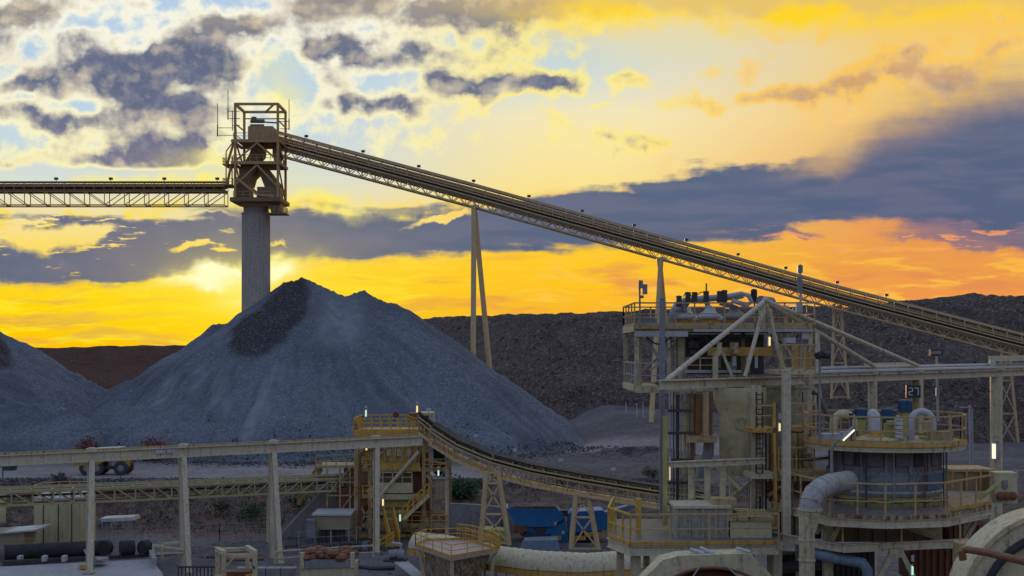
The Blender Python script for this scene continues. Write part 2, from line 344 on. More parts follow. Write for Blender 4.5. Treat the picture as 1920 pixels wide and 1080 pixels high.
# ---------------------------------------------------------------- mesh builder
def wloc(o):
    v = Vector((0, 0, 0))
    while o: v += o.location; o = o.parent
    return v
class MB:
    def __init__(s): s.v = []; s.f = []
    def add(s, vs, fs):
        k = len(s.v); s.v.extend([tuple(v) for v in vs]); s.f.extend([tuple(i+k for i in f) for f in fs]); return s
    def frame(s, c, ax, ay, az):
        c = Vector(c)
        vs = [c+ax*i+ay*j+az*k for k in (-1, 1) for j in (-1, 1) for i in (-1, 1)]
        return s.add(vs, [(0, 2, 3, 1), (4, 5, 7, 6), (0, 1, 5, 4), (2, 6, 7, 3), (0, 4, 6, 2), (1, 3, 7, 5)])
    def box(s, c, sx, sy, sz, ang=0.0):
        ca, sa = math.cos(ang), math.sin(ang)
        return s.frame(c, Vector((ca, sa, 0))*sx/2, Vector((-sa, ca, 0))*sy/2, Vector((0, 0, sz/2)))
    def bar(s, p, q, w, h=None, up=None):
        p = Vector(p); q = Vector(q); d = q-p; L = d.length
        if L < 1e-6: return s
        d /= L; h = w if h is None else h
        u = Vector(up) if up else (Vector((0, 0, 1)) if abs(d.z) < .95 else Vector((1, 0, 0)))
        side = d.cross(u).normalized(); u = side.cross(d)
        return s.frame((p+q)/2, side*w/2, d*L/2, u*h/2)
    def ibeam(s, p, q, w, h, t=.05, up=None):
        """I-section from p to q, h deep, w wide flanges"""
        p = Vector(p); q = Vector(q); d = (q-p).normalized()
        u = Vector(up) if up else (Vector((0, 0, 1)) if abs(d.z) < .95 else Vector((1, 0, 0)))
        side = d.cross(u).normalized(); u = side.cross(d)
        s.bar(p+u*(h/2-t/2), q+u*(h/2-t/2), w, t, u); s.bar(p-u*(h/2-t/2), q-u*(h/2-t/2), w, t, u)
        return s.bar(p, q, t, h-2*t, u)
    def tube(s, pts, r, n=8, cap=True):
        pts = [Vector(p) for p in pts]; rs = r if isinstance(r, (list, tuple)) else [r]*len(pts)
        rings = []; prev = None
        for i, p in enumerate(pts):
            d = (pts[min(i+1, len(pts)-1)]-pts[max(i-1, 0)]).normalized()
            if prev is None:
                a = d.orthogonal().normalized()
            else:
                a = (prev - d*prev.dot(d)); a = a.normalized() if a.length > 1e-6 else d.orthogonal().normalized()
            prev = a; b = d.cross(a)
            rings.append([p+(a*math.cos(2*math.pi*k/n)+b*math.sin(2*math.pi*k/n))*rs[i] for k in range(n)])
        vs = [v for R in rings for v in R]; fs = []
        for i in range(len(rings)-1):
            for k in range(n):
                fs.append((i*n+k, i*n+(k+1) % n, (i+1)*n+(k+1) % n, (i+1)*n+k))
        if cap: fs.append(tuple(range(n-1, -1, -1))); fs.append(tuple((len(rings)-1)*n+k for k in range(n)))
        return s.add(vs, fs)
    def lathe(s, c, prof, n=24, a0=0, a1=2*math.pi, axis=None):
        """profile of (radius, height) about the vertical (or axis) through c"""
        c = Vector(c); full = abs(a1-a0-2*math.pi) < 1e-6; m = n if full else n+1
        if axis is None: ex, ey, ez = Vector((1, 0, 0)), Vector((0, 1, 0)), Vector((0, 0, 1))
        else:
            ez = Vector(axis).normalized(); ex = ez.orthogonal().normalized(); ey = ez.cross(ex)
        vs = []; fs = []
        for r, h in prof:
            for k in range(m):
                a = a0+(a1-a0)*k/n
                vs.append(c+(ex*math.cos(a)+ey*math.sin(a))*r+ez*h)
        for i in range(len(prof)-1):
            for k in range(n):
                k2 = (k+1) % m
                fs.append((i*m+k, i*m+k2, (i+1)*m+k2, (i+1)*m+k))
        return s.add(vs, fs)
    def prism(s, poly, off):
        """polygon of 3D points swept by a vector"""
        poly = [Vector(p) for p in poly]; off = Vector(off); n = len(poly)
        vs = poly+[p+off for p in poly]
        fs = [tuple(range(n-1, -1, -1)), tuple(range(n, 2*n))]+[(i, (i+1) % n, n+(i+1) % n, n+i) for i in range(n)]
        return s.add(vs, fs)
    def sphere(s, c, r, n=10, m=6, sq=(1, 1, 1)):
        prof = [(max(r*math.sin(math.pi*i/m), .001), -r*math.cos(math.pi*i/m)) for i in range(m+1)]
        k = len(s.v); s.lathe((0, 0, 0), prof, n); c = Vector(c)
        for i in range(k, len(s.v)):
            v = s.v[i]; s.v[i] = (c.x+v[0]*sq[0], c.y+v[1]*sq[1], c.z+v[2]*sq[2])
        return s
    def build(s, name, mat, parent=None, smooth=35):
        o0 = wloc(parent) if parent else Vector((0, 0, 0))
        me = bpy.data.meshes.new(name)
        me.from_pydata([(v[0]-o0.x, v[1]-o0.y, v[2]-o0.z) for v in s.v], [], s.f)
        me.materials.append(mat); me.update()
        if smooth:
            me.polygons.foreach_set('use_smooth', [True]*len(me.polygons)); me.set_sharp_from_angle(angle=math.radians(smooth))
        o = bpy.data.objects.new(name, me); col.objects.link(o)
        if parent: o.parent = parent
        return o
def tag(o, label=None, cat=None, group=None, kind=None):
    if label: o['label'] = label
    if cat: o['category'] = cat
    if group: o['group'] = group
    if kind: o['kind'] = kind
    return o
def thing(name, label, cat, loc=(0, 0, 0), group=None):
    o = bpy.data.objects.new(name, None); col.objects.link(o); o.location = loc; o.empty_display_size = .5
    return tag(o, label, cat, group)
def solo(name, mb, mat, label, cat, group=None, base=None, smooth=35):
    """a thing that is one mesh: its origin moved to its base"""
    if base is None:
        xs = [v[0] for v in mb.v]; ys = [v[1] for v in mb.v]; base = ((min(xs)+max(xs))/2, (min(ys)+max(ys))/2, min(v[2] for v in mb.v))
    mb.v = [(v[0]-base[0], v[1]-base[1], v[2]-base[2]) for v in mb.v]
    o = mb.build(name, mat, None, smooth); o.location = base
    return tag(o, label, cat, group)
def copy_tree(o, parent=None):
    c = o.copy(); col.objects.link(c); c.parent = parent
    for ch in list(o.children): copy_tree(ch, c)
    return c
def rail_mb(pts, h=1.1, sp=1.8, r=.03, closed=False, mid=(.55,), toe=0.0, r2=None):
    """handrail along points at deck level"""
    mb = MB(); pts = [Vector(p) for p in pts]
    if closed: pts = pts+[pts[0]]
    z = Vector((0, 0, 1))
    for a, b in zip(pts[:-1], pts[1:]):
        L = (b-a).length; n = max(1, int(round(L/sp)))
        mb.bar(a+z*h, b+z*h, r*2, r*2)
        for m_ in mid: mb.bar(a+z*m_, b+z*m_, r*1.5, r*1.5)
        if toe: mb.bar(a+z*toe/2, b+z*toe/2, .02, toe)
        for i in range(n): mb.bar(a.lerp(b, i/n), a.lerp(b, i/n)+z*h, r*2, r*2)
    mb.bar(pts[-1], pts[-1]+z*h, r*2, r*2)
    return mb
def ring(c, r, n=28, a0=0, a1=2*math.pi):
    c = Vector(c); m = n if abs(a1-a0-2*math.pi) < 1e-6 else n+1
    return [c+Vector((math.cos(a0+(a1-a0)*k/n)*r, math.sin(a0+(a1-a0)*k/n)*r, 0)) for k in range(m)]
def bend(p0, d0, d1, r, n=7):
    """centreline of a quarter elbow leaving p0 along d0 and ending along d1"""
    p0, d0, d1 = Vector(p0), Vector(d0).normalized(), Vector(d1).normalized()
    c = p0+d1*r
    return [c-d1*r*math.cos(math.pi/2*i/n)+d0*r*math.sin(math.pi/2*i/n) for i in range(n+1)]
# ---------------------------------------------------------------- terrain
def sstep(a, b, x):
    t = np.clip((x-a)/(b-a), 0, 1); return t*t*(3-2*t)
def nz(x, y, s, octv=4, seed=0.0):
    return np.array([mnoise.fractal((a*s+seed, b*s-seed, seed*.37), 1.0, 2.0, octv) for a, b in zip(x.ravel(), y.ravel())]).reshape(x.shape)
YP = 240.0
UP = 2.6                                              # level of the upper terrace
def ground_z(x, y):
    """rough analytic level of the ground (no noise)"""
    t = min(1, max(0, (y-139)/20)); t = t*t*(3-2*t)
    z = UP*t if y > 139 else 0.0
    a = min(1, max(0, (x-8)/14)); b_ = min(1, max(0, (y-205)/95)); c_ = min(1, max(0, (70-x)/20))
    return z+5.2*a*a*(3-2*a)*b_*b_*(3-2*b_)*c_
def grid_mesh(name, xs, ys, zf, mat):
    gx, gy = np.meshgrid(xs, ys); gz = zf(gx, gy)
    n, m = gx.shape
    co = np.stack([gx, gy, gz], -1).reshape(-1, 3)
    idx = np.arange(n*m).reshape(n, m)
    fs = np.stack([idx[:-1, :-1], idx[:-1, 1:], idx[1:, 1:], idx[1:, :-1]], -1).reshape(-1, 4)
    me = bpy.data.meshes.new(name); me.from_pydata(co.tolist(), [], fs.tolist()); me.materials.append(mat)
    me.polygons.foreach_set('use_smooth', [True]*len(me.polygons)); me.update()
    o = bpy.data.objects.new(name, me); col.objects.link(o)
    return o, gx, gy, gz
def attr(o, name, arr):
    a = o.data.attributes.new(name, 'FLOAT', 'POINT'); a.data.foreach_set('value', np.asarray(arr, dtype=np.float32).ravel())
# ground material: yard, scrubby bank, rubble windrow, pale haul road
m, t, b = new_mat('ground_earth')
p = V(t, t.node('ShaderNodeNewGeometry').outputs['Position']); px_, py_, pz_ = t.sep(p)
na = t.noise(p, .10, 5, .6); nb = t.noise(p, .8, 5, .65); nc = t.noise(p, 4.0, 3, .6)
cell = t.voronoi(p, 2.2, out='Color'); cr, cg, cb = t.sep(cell); vd = t.voronoi(p, 2.2)
def at_(n):
    a = t.node('ShaderNodeAttribute'); a.attribute_name = n; return V(t, a.outputs['Fac'])
yard = t.mix(t.smooth(.4, .65, na*.6+nb*.4), (.105, .10, .105, 1), (.175, .165, .165, 1))
scrub = t.mix(t.smooth(.42, .62, nb), (.085, .065, .055, 1), (.15, .115, .095, 1))
scrub = t.mix(t.smooth(.5, .62, na + (nb-.5)*.3)*t.smooth(-18, -40, px_), scrub, (.17, .075, .058, 1))
scrub = t.mix(t.smooth(.54, .7, nc*.5+nb*.5)*.6, scrub, (.055, .058, .04, 1))
road = t.mix(t.smooth(.35, .7, na*.5+nb*.5), (.27, .24, .235, 1), (.36, .33, .32, 1))
rubb = t.mix(t.smooth(.4, .65, nb), (.075, .068, .07, 1), (.13, .115, .115, 1))
rubb = t.mix(t.smooth(.8, .98, cr)*.7, rubb, (.26, .24, .24, 1))
k = t.mix(at_('scrub'), yard, scrub); k = t.mix(at_('rubble'), k, rubb); k = t.mix(at_('road'), k, road)
k = t.mix(t.smooth(.3, .1, cg)*.35, k, (.05, .046, .045, 1))
t.put(b.inputs['Base Color'], k); b.inputs['Roughness'].default_value = .95; b.inputs['Specular IOR Level'].default_value = .15
bp = t.node('ShaderNodeBump'); bp.inputs['Strength'].default_value = .7; bp.inputs['Distance'].default_value = .12
t.put(bp.inputs['Height'], nb + nc*.4 + vd*-.5); t.l.new(bp.outputs[0], b.inputs['Normal'])
GROUND = m
def nonuni(a, b, n): return list(np.linspace(a, b, n))
xs = np.array(nonuni(-4000, -140, 14)[:-1]+nonuni(-140, -75, 14)[:-1]+nonuni(-75, 75, 210)[:-1]+nonuni(75, 170, 20)[:-1]+nonuni(170, 4000, 14))
ys = np.array(nonuni(-600, 20, 8)[:-1]+nonuni(20, 95, 30)[:-1]+nonuni(95, 200, 150)[:-1]+nonuni(200, 340, 60)[:-1]+nonuni(340, 9000, 16))
def gz_f(x, y):
    n1 = nz(x, y, .05, 4); n2 = nz(x, y, .35, 3, 4.1)
    edge = sstep(139, 159, y+n1*3.0)
    z = UP*edge+5.2*sstep(8, 22, x)*sstep(205, 300, y)*sstep(70, 50, x)
    bank = sstep(138, 146, y)*sstep(165, 154, y)
    z = z+bank*(n2*.35+n1*.5)
    berm = np.exp(-((y-167-n1*1.2)/2.8)**2)*sstep(24, 12, x)
    z = z+berm*(.25+n2*.5)
    pxs = 960+x/np.maximum(y, 1)*F
    # heap beside the road and the mound round the conveyor footing
    z = z+1.7*np.exp(-((x-20.5)/8)**2-((y-206)/6)**2)*(1+n2*.5)
    z = z+1.2*np.exp(-((x-28)/6)**2-((y-250)/7)**2)*(1+n2*.5)
    z = z+sstep(172, 190, y)*n2*.08
    return z
go, gx, gy, gz = grid_mesh('ground', xs, ys, gz_f, GROUND); tag(go, kind='structure')
n1 = nz(gx, gy, .08, 4, 2.2)
GP = 960+gx/np.maximum(gy, 1)*F; GR = HZ+(CZ-gz)/np.maximum(gy, 1)*F
attr(go, 'scrub', sstep(133, 141, gy+n1*3)*sstep(172, 164, gy))
attr(go, 'rubble', np.clip(sstep(160, 164, gy+n1*2)*(1-sstep(171, 174, gy+n1*2)*(gx < 8))+sstep(60, 90, gx), 0, 1)*sstep(200, 180, gy)
     + np.exp(-((gx-20.5)/9)**2-((gy-206)/7)**2)*1.3)
roadL = sstep(171, 174, gy+n1*3)*sstep(196, 186, gy+n1*3)*sstep(4, -6, gx)
roadR = sstep(209, 213, gy+n1*4)*sstep(240, 230, gy+n1*3)*sstep(4, 8, gx+n1*5)*(1-np.exp(-((gx-28)/8)**2-((gy-250)/9)**2)*1.2)
attr(go, 'road', np.clip(roadL*(.75+n1*.5)+roadR*(.8+n1*.4)*sstep(60, 45, gx), 0, 1))
# ---- waste dump: long rock face behind everything
CP = [(-500, 660, 600), (0, 654, 580), (75, 652, 570), (335, 647, 545), (500, 636, 480), (650, 616, 410), (805, 596, 370), (900, 592, 350), (1000, 588, 332), (1100, 586, 320), (1190, 582, 312), (1300, 578, 305), (1450, 574, 292), (1560, 573, 281),
      (1640, 572, 277), (1690, 564, 276), (1760, 557, 276), (1835, 549, 278), (1850, 555, 278), (1920, 556, 280), (2100, 552, 280), (2500, 560, 280)]
cu = np.array([c[0] for c in CP]); cyy = np.array([c[1] for c in CP]); cY = np.array([c[2] for c in CP])
us = np.concatenate([np.linspace(-500, 700, 120)[:-1], np.linspace(700, 1980, 420)[:-1], np.linspace(1980, 2500, 40)])
ts = np.concatenate([np.linspace(-.06, 1, 60), [1.01, 1.06, 1.2, 1.6, 3, 6]])
U, TT = np.meshgrid(us, ts)
crY = np.interp(U, cu, cY); crp = np.interp(U, cu, cyy); crz = CZ+(HZ-crp)/F*crY
jag = nz(U, U*0, .035, 5, 1.7)*.55
crz = crz+jag
run = (crz-UP)/math.tan(math.radians(36))
Yd = crY-run*(1-TT); Zd = UP+(crz-UP)*np.clip(TT, -.06, 1)
Xd = (U-960)/F*crY*(1-.0*(1-TT))
Xd = (U-960)/F*Yd
nn = nz(Xd, Zd*1.3, .10, 5, 3.3); nn2 = nz(Xd, Zd*1.3, .6, 3, 5.3)
fade = np.clip(TT*8, 0, 1)*np.clip((1.03-TT)*14, .25, 1)
Yd = Yd-(nn*1.6+nn2*.5)*fade
Zd = Zd+np.clip(TT-1, 0, 9)*-.6+nn2*.16*(TT > .98)
Xd = (U-960)/F*Yd
co = np.stack([Xd, Yd, Zd], -1).reshape(-1, 3); n_, m_ = U.shape; idx = np.arange(n_*m_).reshape(n_, m_)
fs = np.stack([idx[:-1, :-1], idx[:-1, 1:], idx[1:, 1:], idx[1:, :-1]], -1).reshape(-1, 4)
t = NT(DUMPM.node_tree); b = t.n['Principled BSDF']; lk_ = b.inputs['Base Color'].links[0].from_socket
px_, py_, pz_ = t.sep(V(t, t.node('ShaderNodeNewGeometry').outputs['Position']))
t.put(b.inputs['Base Color'], t.mix(t.smooth(-35, -90, px_)*.7, V(t, lk_), (.125, .06, .04, 1)))  # warm sunlit haze on the far-left ridge, mixed into the rock colour
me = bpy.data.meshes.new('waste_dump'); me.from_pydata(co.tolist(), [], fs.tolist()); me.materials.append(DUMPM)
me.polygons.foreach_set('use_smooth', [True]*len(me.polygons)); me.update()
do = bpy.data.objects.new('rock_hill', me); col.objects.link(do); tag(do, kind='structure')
# ---- rocks on the face and on the windrow
rng = random.Random(3)
def rocks(name, spots, mat, kind='stuff'):
    mb = MB()
    for (x, y, z, r) in spots:
        k = [Vector((1, 0, 0)), Vector((0, 1, 0)), Vector((-1, 0, 0)), Vector((0, -1, 0)), Vector((0, 0, 1)), Vector((0, 0, -1))]
        R = Matrix.Rotation(rng.uniform(0, 6.3), 3, 'Z') @ Matrix.Rotation(rng.uniform(0, 6.3), 3, 'X')
        vs = [Vector((x, y, z))+(R@v)*r*rng.uniform(.6, 1.25) for v in k]
        mb.add(vs, [(0, 1, 4), (1, 2, 4), (2, 3, 4), (3, 0, 4), (1, 0, 5), (2, 1, 5), (3, 2, 5), (0, 3, 5)])
    o = mb.build(name, mat, None, 0); tag(o, kind=kind); return o
sp = []
for i in range(6500):
    a = rng.randrange(60, 540); c_ = rng.randrange(1, 58)
    if rng.random() < .35: c_ = rng.randrange(1, 25)
    u_ = co.reshape(n_, m_, 3)[c_, a]
    sp.append((u_[0]+rng.uniform(-.3, .3), u_[1]-.1, u_[2]+rng.uniform(-.1, .15), rng.choice((.14, .16, .2, .2, .25, .3, .45))*rng.uniform(.7, 1.1)))
tag(rocks('dump_boulders', sp, RUBB2), 'loose boulders strewn over the dark rock face behind the plant', 'rocks')
sp = []
for i in range(3800):
    y = rng.gauss(166.5, 2.3); x = rng.uniform(-72, 24)
    sp.append((x, y, UP+.05+.3*math.exp(-((y-167)/2.8)**2), rng.choice((.1, .13, .16, .2, .28))))
for i in range(700):
    x, y = rng.gauss(20.5, 3.6), rng.gauss(205, 2.4)
    sp.append((x, y, UP+1.7*math.exp(-((x-20.5)/8)**2-((y-206)/6)**2), rng.choice((.08, .1, .12, .15))))
for i in range(2600):
    a = rng.uniform(-.55, 1.25); d_ = 44+rng.gauss(0, 3.2); x, y = -33+math.sin(a)*d_*1.08, YP-math.cos(a)*d_
    if x < 30: sp.append((x, y, ground_z(x, y)+.1+max(0, 44-d_)*.62, rng.choice((.1, .12, .15, .18, .24))))
for i in range(1500):
    x, y = rng.uniform(-78, 30), rng.uniform(139, 162)
    sp.append((x, y, ground_z(x, y)+.05, rng.choice((.08, .1, .14, .2))))
tag(rocks('windrow_rubble', sp, RUBBLE), 'dark broken rubble heaped in a low windrow along the haul road', 'rubble')
# ---- stockpiles

def pile(name, ridge, x0, x1, y0, y1, fresh_poly, label, seed, step=.5, scarps=(), pales=()):
    RR = []
    for line in ridge:
        R = [P(a, b_, c_) for a, b_, c_ in line]
        for a, b_ in zip(R[:-1], R[1:]):
            for i in range(4): RR.append(a.lerp(b_, i/4))
        RR.append(R[-1])
    R = [P(565, 517, YP)]
    def zf(x, y):
        h = np.full(x.shape, -50.0)
        w = nz(x, y, .045, 3, seed)
        for r_ in RR:
            d = np.hypot(x-r_.x, y-r_.y)
            h = np.maximum(h, r_.z-d*(.74+w*.05)-.0)
        # concave toe, gullies, benches
        toe = np.log1p(np.exp(np.clip((h-UP-1.0)/2.0, -20, 20)))*2.0
        hh = np.where(h-UP > 14, h, UP+1.0+toe-sstep(UP+3, UP+1, h)*2.0)
        n1 = nz(x, y, .085, 4, seed+1); n2 = nz(x, y, .55, 4, seed+2)
        ang = np.arctan2(x-R[0].x, y-R[0].y); gul = nz(ang*16, hh*.10, 1.0, 4, seed+5)
        k = np.clip((hh-UP)/3, 0, 1); low = sstep(UP+17, UP+11, hh)
        hh = hh+k*(n1*1.0+n2*.18-np.abs(gul)*.75*(.35+low))
        for (sx, sz, sw, sh, dpt) in scarps:       # slumped tongues: hollow above, lip below
            X0 = (sx-960)/F*(YP-26); zz = CZ-(sz-HZ)/F*(YP-28)
            g = np.exp(-((x-X0)/sw)**2)*sstep(zz-sh*.52, zz-sh*.44, hh+n1*1.6)*sstep(zz+sh*.6, zz-sh*.2, hh)
            hh = hh-g*dpt
        return hh
    o, gx, gy, gz = grid_mesh(name, np.arange(x0, x1, step), np.arange(y0, y1, step), zf, GRAVEL)
    px = 960+gx/gy*F; py = HZ+(CZ-gz)/gy*F
    fm = np.zeros(gx.shape)
    if fresh_poly:
        inside = np.zeros(gx.shape, bool); n = len(fresh_poly)
        jx = nz(gx, gy, .6, 3, 9.0)*5; qx = px+jx; qy = py+jx*.6
        for i in range(n):
            xa, ya = fresh_poly[i]; xb, yb = fresh_poly[(i+1) % n]
            c = ((ya > qy) != (yb > qy)) & (qx < (xb-xa)*(qy-ya)/((yb-ya) or 1e-9)+xa)
            inside ^= c
        fm[inside & (gy < YP+6)] = 1
        for _ in range(2):
            fm[1:-1, 1:-1] = (fm[1:-1, 1:-1]*2+fm[:-2, 1:-1]+fm[2:, 1:-1]+fm[1:-1, :-2]+fm[1:-1, 2:])/6
    attr(o, 'fresh', fm*.93)
    an = np.arctan2(gx-R[0].x, gy-R[0].y); big = nz(gx, gy, .07, 4, seed+7); sn = nz(an*26, np.hypot(gx-R[0].x, gy-R[0].y)*.05, 1.0, 4, seed+9)
    attr(o, 'streak', np.clip((sn*.8+big*.9-.02)*1.0, 0, .5)*(1-fm))
    pl_ = np.zeros(gx.shape)
    for (cx, cy, w_, h_, rot) in pales:
        ca, sa = math.cos(rot), math.sin(rot); a_ = (px-cx)*ca+(py-cy)*sa; b_ = (py-cy)*ca-(px-cx)*sa
        pl_ = np.maximum(pl_, np.exp(-(a_/w_)**4-(b_/h_)**4))
    attr(o, 'pale', np.clip(pl_*(.75+sn*1.2), 0, .9)*(gy < YP))
    c = (x0+x1)/2, (y0+y1)/2
    o.data.transform(Matrix.Translation((-c[0], -c[1], -UP))); o.location = (c[0], c[1], UP)
    # keep the stone texture in place: material works on world position
    return tag(o, label, 'stockpile', 'ore stockpiles')
MAIN = [(215, 722, YP), (252, 708, YP), (300, 679, YP+1), (345, 648, YP+2), (372, 626, YP+3), (400, 607, YP+4), (422, 605, YP+5), (440, 600, YP+5), (470, 578, YP+4), (500, 553, YP+2), (532, 527, YP+1), (565, 517, YP), (580, 522, YP), (600, 530, YP+1), (650, 546, YP), (682, 540, YP-1), (722, 561, YP-1), (742, 565, YP-3), (765, 576, YP-3)]
pile('gravel_stockpile', [MAIN, [(250, 785, 212), (330, 770, 213), (420, 752, 214)]], -84, 40, 176, 300,
     [(560, 517), (581, 528), (583, 552), (572, 590), (552, 615), (530, 640), (500, 664), (470, 670), (440, 668), (430, 650), (436, 618), (452, 598), (480, 582), (505, 562), (530, 535)],
     'large grey gravel stockpile with a dark fresh slide, heaped round the concrete silo', 1.0, .5, [(372, 728, 1.9, 9, 2.6), (414, 730, 1.7, 9, 2.4), (300, 735, 1.6, 6, 1.6), (470, 760, 2.0, 10, 1.6), (205, 740, 2.2, 6, 1.4)],
     [(372, 722, 16, 40, .25), (412, 730, 16, 44, -.05), (478, 770, 22, 80, .3), (310, 735, 12, 34, .5), (640, 600, 40, 50, .2), (520, 700, 30, 20, 0)])
pile('gravel_stockpile', [[(-120, 545, YP-3), (-60, 580, YP-3), (-10, 610, YP-2), (28, 632, YP-2), (70, 655, YP-1), (110, 688, YP), (132, 694, YP), (180, 712, YP), (215, 722, YP)], [(-60, 740, 212), (60, 745, 212), (150, 770, 212)]], -125, -58, 176, 300,
     [(-60, 625), (0, 632), (16, 650), (24, 672), (16, 688), (-10, 694), (-60, 690)],
     'grey gravel stockpile cut off by the left edge of the picture', 4.0, .5)
# ---------------------------------------------------------------- conveyor galleries
UZ = Vector((0, 0, 1))
def conveyor(name, label, path, spec, mats, group=None, lamps=None):
    """path: points of the bottom chord centre; spec: height levels above it"""
    root = thing(name, label, 'conveyor', path[0], group)
    path = [Vector(p) for p in path]
    # resample to panels
    pan = spec['panel']; pts = [path[0]]
    for a, b in zip(path[:-1], path[1:]):
        n = max(1, round((b-a).length/pan))
        pts += [a.lerp(b, i/n) for i in range(1, n+1)]
    W = spec['w']/2; hd = spec['deck']; lv = spec
    n = len(pts)
    side = []
    for i in range(n):
        d = (pts[min(i+1, n-1)]-pts[max(i-1, 0)]); d.z = 0; d.normalize(); side.append(d.cross(UZ))
    c = spec['chord']
    tr = MB()
    for sg in (-1, 1):
        for i in range(n-1):
            a = pts[i]+side[i]*W*sg; b = pts[i+1]+side[i+1]*W*sg
            tr.bar(a, b, c, c); tr.bar(a+UZ*hd, b+UZ*hd, c, c*1.3)
            if spec.get('warren'):
                m_ = (a+b)/2
                tr.bar(a+UZ*hd, m_, c*.55); tr.bar(m_, b+UZ*hd, c*.55)
                tr.bar(m_, m_+UZ*hd, c*.45)
            else:
                if (i < n//2) ^ bool(spec.get('flip')): tr.bar(a+UZ*hd, b, c*.6)
                else: tr.bar(a, b+UZ*hd, c*.6)
                tr.bar(a, a+UZ*hd, c*.6)
        tr.bar(pts[-1]+side[-1]*W*sg, pts[-1]+side[-1]*W*sg+UZ*hd, c*.6)
    for i in range(0, n, 1):
        tr.bar(pts[i]-side[i]*W, pts[i]+side[i]*W, c*.6); tr.bar(pts[i]-side[i]*W+UZ*hd, pts[i]+side[i]*W+UZ*hd, c*.6)
    tr.build('truss', mats[0], root, 0)
    def strip(nm, zc, h, w, mat, off=0.0):
        mb = MB()
        for i in range(n-1):
            mb.bar(pts[i]+UZ*zc+side[i]*off, pts[i+1]+UZ*zc+side[i+1]*off, w, h, UZ)
        return mb.build(nm, mat, root, 0)
    for nm, zc, h, w, mi, off in spec['strips']: strip(nm, zc, h, w, mats[mi], off)
    if 'idlers' in spec:
        z0, z1, sp, th = spec['idlers']; mb = MB()
        for a, b, sa in zip(pts[:-1], pts[1:], side):
            k = max(1, round((b-a).length/sp))
            for j in range(k):
                q = a.lerp(b, j/k)
                for sg in (-1, 1): mb.bar(q+sa*sg*spec['bw']+UZ*z0, q+sa*sg*spec['bw']+UZ*z1, th, th)
                mb.bar(q-sa*spec['bw']+UZ*(z0+.1), q+sa*spec['bw']+UZ*(z0+.1), th, th)
        for sg in (-1, 1):
            for a, b, sa, sb_ in zip(pts[:-1], pts[1:], side, side[1:]): mb.bar(a+sa*sg*spec['bw']+UZ*(z0+.06), b+sb_*sg*spec['bw']+UZ*(z0+.06), th, th)
        mb.build('idler_frame', mats[0], root, 0)
    if 'rail' in spec:
        z0, h, sp, r = spec['rail']
        for sg in ((-1, 1) if spec.get('rails2') else (-1,)):
            rail_mb([p+side[i]*(-sg)*(W+spec.get('ro', .0))+UZ*z0 for i, p in enumerate(pts)], h, sp, r).build('handrail', mats[spec.get('rm', 0)], root, 0)
    for q in lamps or []:
        j = min(range(n), key=lambda k: abs(960+pts[k].x/pts[k].y*F-q)); a = pts[j]
        if j+1 < n:
            u0 = 960+a.x/a.y*F; b = pts[min(j+1, n-1)] if q > u0 else pts[max(j-1, 0)]; u1 = 960+b.x/b.y*F
            if abs(u1-u0) > .1: a = a.lerp(b, (q-u0)/(u1-u0))
        z = spec['lamp'][0]; h = spec['lamp'][1]; k = spec['lamp'][2]
        mb = MB(); mb.tube([a+side[j]*-W+UZ*z, a+side[j]*-W+UZ*(z+h)], .045*k, 5); lp = mb.build('lamp_post', mats[0], root)
        MB().box(a+side[j]*-W+UZ*(z+h), .45*k, .3*k, .28*k).build('lamp_head', spec.get('lampm', GREY), lp)
    return root, pts, side
# inclined conveyor to the discharge tower
def cz(px, py, Y): return P(px, py, Y)
YC = 244.0
inc = [P(520, 291, YC-2), P(885, 388, YC), P(1238, 486, YC), P(1570, 580, YC-2), P(1885, 662, YC-4), P(2050, 702, YC-5)]
spec = dict(w=2.6, deck=1.35, chord=.26, panel=2.6, warren=True, bw=1.0,
            strips=[('walkway', 1.55, .24, 3.6, 1, 0), ('stringer', 1.84, .2, 3.2, 0, 0), ('return_belt', 2.2, .34, 2.0, 2, 0), ('stringer', 2.52, .2, 2.6, 0, 0), ('skirt', 2.78, .22, 2.0, 1, 0), ('stringer', 3.02, .2, 2.2, 0, 0), ('carry_belt', 3.55, .14, 1.8, 2, 0), ('belt_cover', 4.25, .50, 2.2, 3, 0)],
            idlers=(3.1, 4.0, 2.0, .16), rail=(2.4, 1.0, 3.2, .06), rm=0, lamp=(4.45, .8, 1.5), lampm=DARK)
conv, cp, cs = conveyor('inclined_conveyor', 'long inclined ore conveyor climbing from the right edge to the tall discharge tower', inc, spec, [CONV, CONVD, BELT, CONV], None, [573, 680, 785, 888, 992, 1092, 1190, 1288, 1385, 1475, 1572, 1665])
# horizontal conveyor to the left
hor = [P(-60, 386, YP), P(424, 386, YP)]
spec = dict(w=3.0, deck=2.6, chord=.22, panel=3.6, bw=1.1, flip=False,
            strips=[('walkway', 2.85, .16, 3.6, 1, 0), ('return_belt', 3.25, .10, 1.8, 2, 0), ('stringer', 3.62, .2, 2.6, 0, 0), ('carry_belt', 3.95, .10, 1.8, 2, 0), ('belt_cover', 4.42, .14, 2.2, 0, 0)],
            idlers=(3.4, 4.3, 1.25, .12), rail=(2.9, 1.15, 2.4, .045), lamp=(4.4, .9, 1.5), lampm=DARK, rails2=True, ro=.25)
conveyor('level_conveyor', 'level ore conveyor running from the left edge into the discharge tower', hor, spec, [TOWER, TOWERD, BELT, TOWER], None, [100, 203, 304, 404])
